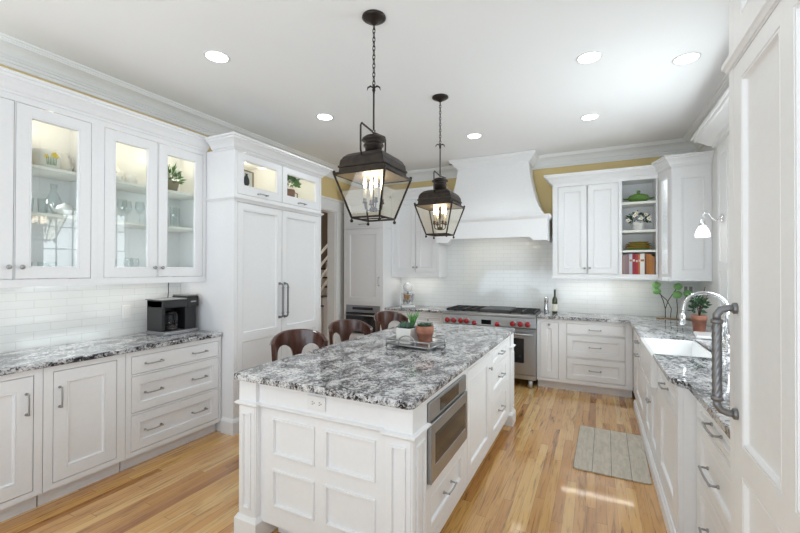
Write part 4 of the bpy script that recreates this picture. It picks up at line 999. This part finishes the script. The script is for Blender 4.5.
def tumblers(ys, xs, z, r, h, where, stem=False):
    first = None
    for k, y in enumerate(ys):
        nm = 'wine_glass' if stem else 'drinking_glass'
        lb = '%s %s from the left %s' % (ORD[k], nm.replace('_', ' '), where)
        if first is None:
            g = MB()
            if stem: g.lathe([(.032, 0), (.030, .003), (.004, .008), (.004, h*.42), (r*.7, h*.5), (r, h*.7), (r*.85, h), (r*.82, h), (r*.93, h*.7), (.003, h*.48)], 0, 0, 0, 18)
            else: g.lathe([(r*.82, 0), (r, h), (r*.95, h), (r*.78, .008), (.001, .008)], 0, 0, 0, 18)
            o = first = g.build(nm, 'tumbler')
        else: o = first.copy(); C.objects.link(o)
        o.location = (xs[k % len(xs)], y, z+.0005); tag(o, lb, 'glass', nm.replace('_', ' ')+'es '+where)
tumblers((1.225, 1.293, 1.361), (-3.45, -3.48), S2, .030, .11, 'on middle shelf, leftmost glass door')
tumblers((1.23, 1.30, 1.37, 1.44), (-3.46, -3.52), S0, .033, .125, 'at bottom behind leftmost glass door')
tumblers((1.74, 1.81, 1.88, 1.95, 2.02), (-3.46, -3.52), S2, .036, .19, 'on middle shelf behind centre glass door', True)
tumblers((1.75, 1.84, 1.93, 2.02), (-3.46, -3.53), S0, .036, .17, 'at bottom behind centre glass door', True)
tumblers((2.17, 2.24, 2.31, 2.38), (-3.45, -3.51), S2, .030, .19, 'on middle shelf behind rightmost glass door')
t = thing('carafe', 'tall clear glass carafe on the middle shelf behind the leftmost glass door', 'carafe', (-3.54, 1.46, S2+.0005))
MB().lathe([(.04, 0), (.05, .02), (.048, .12), (.018, .19), (.022, .24), (.019, .24), (.014, .19), (.043, .12), (.001, .012)], 0, 0, 0, 20).build('body', 'tumbler', t)
t = thing('teapot', 'small white teapot on the middle shelf behind the leftmost glass door', 'teapot', (-3.42, 1.475, S2+.0005))
MB().lathe([(.03, 0), (.05, .015), (.055, .045), (.04, .075), (.015, .085), (.008, .095), (.001, .1)], 0, 0, 0, 20).build('body', 'whitepot', t)
MB().tube([(0, -.05, .03), (0, -.075, .05), (0, -.085, .075)], [.011, .008, .006], 8).build('spout', 'whitepot', t)
MB().tube([(0, .05, .065), (0, .085, .06), (0, .085, .03), (0, .05, .025)], .005, 8).build('handle', 'whitepot', t)
t = thing('butter_dish', 'white covered dish on the top shelf behind the left door over the coffee maker', 'dish', (-3.455, 1.79, S1+.0005))
MB().lathe([(.05, 0), (.085, .012), (.088, .018), (.001, .018)], 0, 0, 0, 24).build('plate', 'whitepot', t)
MB().lathe([(.07, .0185), (.068, .05), (.04, .072), (.01, .078), (.012, .092), (.001, .098)], 0, 0, 0, 24).build('lid', 'whitepot', t)
cup('teacup', 'cream teacup right of the covered dish on the top shelf', -3.47, 1.955, S1+.0005, .045, .085, 'whitepot')
t = thing('sugar_bowl', 'tall cream lidded jar behind the covered dish on the top shelf', 'jar', (-3.585, 1.90, S1+.0005))
MB().lathe([(.04, 0), (.06, .03), (.06, .10), (.045, .13), (.02, .145), (.012, .165), (.001, .17)], 0, 0, 0, 20).build('body', 'whitepot', t)
t = thing('potted_tulips', 'white tulips with green leaves in a woven pot behind the rightmost glass door', 'plant', (-3.46, 2.285, S1+.0005))
MB().lathe([(.05, 0), (.072, .09), (.076, .10), (.07, .10), (.001, .09)], 0, 0, 0, 22).build('pot', 'olivebasket', t)
lv = MB(); leaves(lv, (0, 0, .12), (.06, .075, .09), 90, .07, 1.0, 4, .3); lv.build('foliage', 'leaf', t)
rnd = random.Random(9); tu = MB()
for k in range(13):
    a = rnd.uniform(0, 2*PI); q = rnd.uniform(.03, .09); tu.lathe([(.004, -.024), (.019, -.010), (.021, .008), (.011, .028), (.001, .032)], math.cos(a)*q, math.sin(a)*q, rnd.uniform(.14, .225), 10)
tu.build('tulip_blooms', 'petal', t)
for k, y in enumerate((2.22, 2.35)):
    t = tag(MB().lathe([(.03, 0), (.055, .03), (.06, .05), (.056, .05), (.05, .03), (.001, .008)], 0, 0, 0, 22).build('small_bowl', 'whitepot', None, (-3.45, y, S0+.0005)), ('left' if k == 0 else 'right')+' small white bowl at bottom behind rightmost glass door', 'bowl', 'small white bowls')
# pantry top
PS = 2.1815
t = thing('decorative_plaque', 'cream plaque with dark vase motif and speckled frame behind the pantry top left glass', 'ornament', (-3.0, 2.735, PS), PI/2+.1)
MB().box(-.10, .10, -.006, .012, 0, .26, .003).build('frame', 'basket', t)
MB().box(-.088, .072, -.008, -.006, .012, .245).build('picture_face', 'label', t)
MB().lathe([(.02, 0), (.042, .03), (.036, .07), (.014, .10), (.02, .115)], 0, 0, 0, 18).build('vase_motif', 'dark', t).scale = (1, .12, 1)
[c for c in C.objects if c.parent == t][-1].location = (-.005, -.0085, .11)
t = thing('potted_plant', 'bushy green plant in a brown clay jug behind the pantry top right glass', 'plant', (-3.04, 3.37, PS))
MB().lathe([(.055, 0), (.06, .01), (.064, .18), (.060, .19), (.056, .18), (.001, .17)], 0, 0, 0, 22).build('jug', 'brownpot', t)
MB().tube([(.02, .060, .17), (.03, .10, .16), (.03, .10, .09), (.02, .060, .07)], .007, 8).build('handle', 'brownpot', t)
lv = MB(); leaves(lv, (.01, .02, .265), (.055, .085, .075), 150, .045, .4, 6, .6); lv.build('foliage', 'leaf', t)

# ------------------------------------------------------------------ open shelves right of the hood
t = thing('covered_casserole', 'green lidded casserole on the top open shelf', 'casserole', (-.02+.49, 5.62, 2.3155))
MB().lathe([(.07, 0), (.11, .03), (.128, .05), (.12, .055), (.001, .05)], 0, 0, 0, 28).build('dish', 'greenglaze', t)
MB().lathe([(.115, .056), (.10, .085), (.05, .105), (.012, .112), (.022, .128), (.018, .145), (.001, .15)], 0, 0, 0, 28).build('lid', 'greenglaze', t)
for s_ in (-1, 1): MB().tube([(s_*.115, -.03, .045), (s_*.155, -.02, .05), (s_*.155, .02, .05), (s_*.115, .03, .045)], .008, 8).build('handle', 'greenglaze', t)
t = thing('flower_pot', 'white ribbed pot of cream daisies on the second open shelf', 'plant', (.465, 5.60, 1.9755))
MB().lathe([(.045, 0), (.052, .01), (.056, .03), (.058, .032), (.062, .06), (.064, .062), (.07, .10), (.066, .10), (.001, .09)], 0, 0, 0, 24).build('pot', 'whitepot', t)
lv = MB(); leaves(lv, (0, 0, .125), (.11, .065, .085), 110, .045, .2, 8, .5); lv.build('foliage', 'darkleaf', t)
fl = MB(); ce = MB()
for (x, z, y) in ((-.045, .17, -.08), (.02, .135, -.10), (.105, .13, -.08), (-.02, .205, -.05), (.075, .18, -.06), (-.11, .12, -.06)):
    for j in range(8):
        a = 2*PI*j/8; fl.quad(((x, y, z), (x+.018*math.cos(a-.35), y-.004, z+.018*math.sin(a-.35)), (x+.03*math.cos(a), y-.002, z+.03*math.sin(a)), (x+.018*math.cos(a+.35), y-.004, z+.018*math.sin(a+.35))))
    ce.sphere((x, y-.004, z), .008, 8)
fl.build('daisy_petals', 'petal', t); ce.build('daisy_centres', 'yellowglaze', t)
pz = 1.7325; pls = ['bottom', 'second from bottom', 'middle', 'second from top', 'topmost']
for k in range(5):
    r = (.148, .145, .142, .138, .112)[k]
    o = MB().lathe([(r*.6, 0), (r*.75, .004), (r, .016), (r*.99, .0195), (r*.72, .009), (.001, .008)], 0, 0, 0, 30).build('plate', ('greenglaze', 'amberglaze', 'olivglaze', 'amberglaze', 'olivglaze')[k], None, (.47, 5.645, pz)); pz += .0205
    tag(o, '%s glazed plate in the stack on the third open shelf' % pls[k], 'plate', 'stacked glazed plates')
bks = [('pale pink', (.40, .24, .22), .028, .235), ('grey', (.25, .23, .24), .020, .24), ('rose', (.35, .17, .17), .024, .245), ('light blue', (.50, .55, .60), .034, .25), ('dark red', (.30, .02, .035), .032, .25),
       ('crimson', (.42, .03, .04), .028, .238), ('orange and cream', (.50, .17, .05), .020, .245), ('white', (.78, .76, .72), .046, .25), ('brown', (.16, .06, .03), .018, .25), ('orange', (.42, .15, .03), .030, .245), ('ochre', (.45, .19, .04), .026, .235), ('tan', (.38, .17, .06), .028, .215)]
bx = .293
for nm, col, wd, ht in bks:
    m_ = mat('book_cover_'+nm.replace(' ', '_'), col, .55)
    t = thing('cookbook', nm+' spined cookbook standing on the lowest open shelf', 'book', (bx, 5.53, 1.4405), 0, 'cookbooks on the lowest open shelf')
    MB().slab(0, wd-.001, 0, ht, 0, .004).box(0, .003, .004, .17, 0, ht).box(wd-.004, wd-.001, .004, .17, 0, ht).build('cover', m_, t)
    MB().box(.0035, wd-.0045, .0045, .165, .003, ht-.004).build('pages', 'label', t)
    if nm in ('dark red', 'crimson', 'white', 'light blue', 'orange and cream'): MB().box(.005, wd-.006, -.0008, 0, ht*.62, ht*.72).build('title_band', 'label' if nm not in ('white', 'light blue') else 'amberglaze', t)
    bx += wd
sd = tag(MB().lathe([(.0, 0), (.022, 0), (.022, .012), (.014, .03), (.001, .034)], 0, 0, 0, 16).build('motion_sensor', 'greyplastic', None, (-.33, 5.60, 2.7105)), 'tiny grey dome sensor on top of the right wall cabinet', 'sensor')
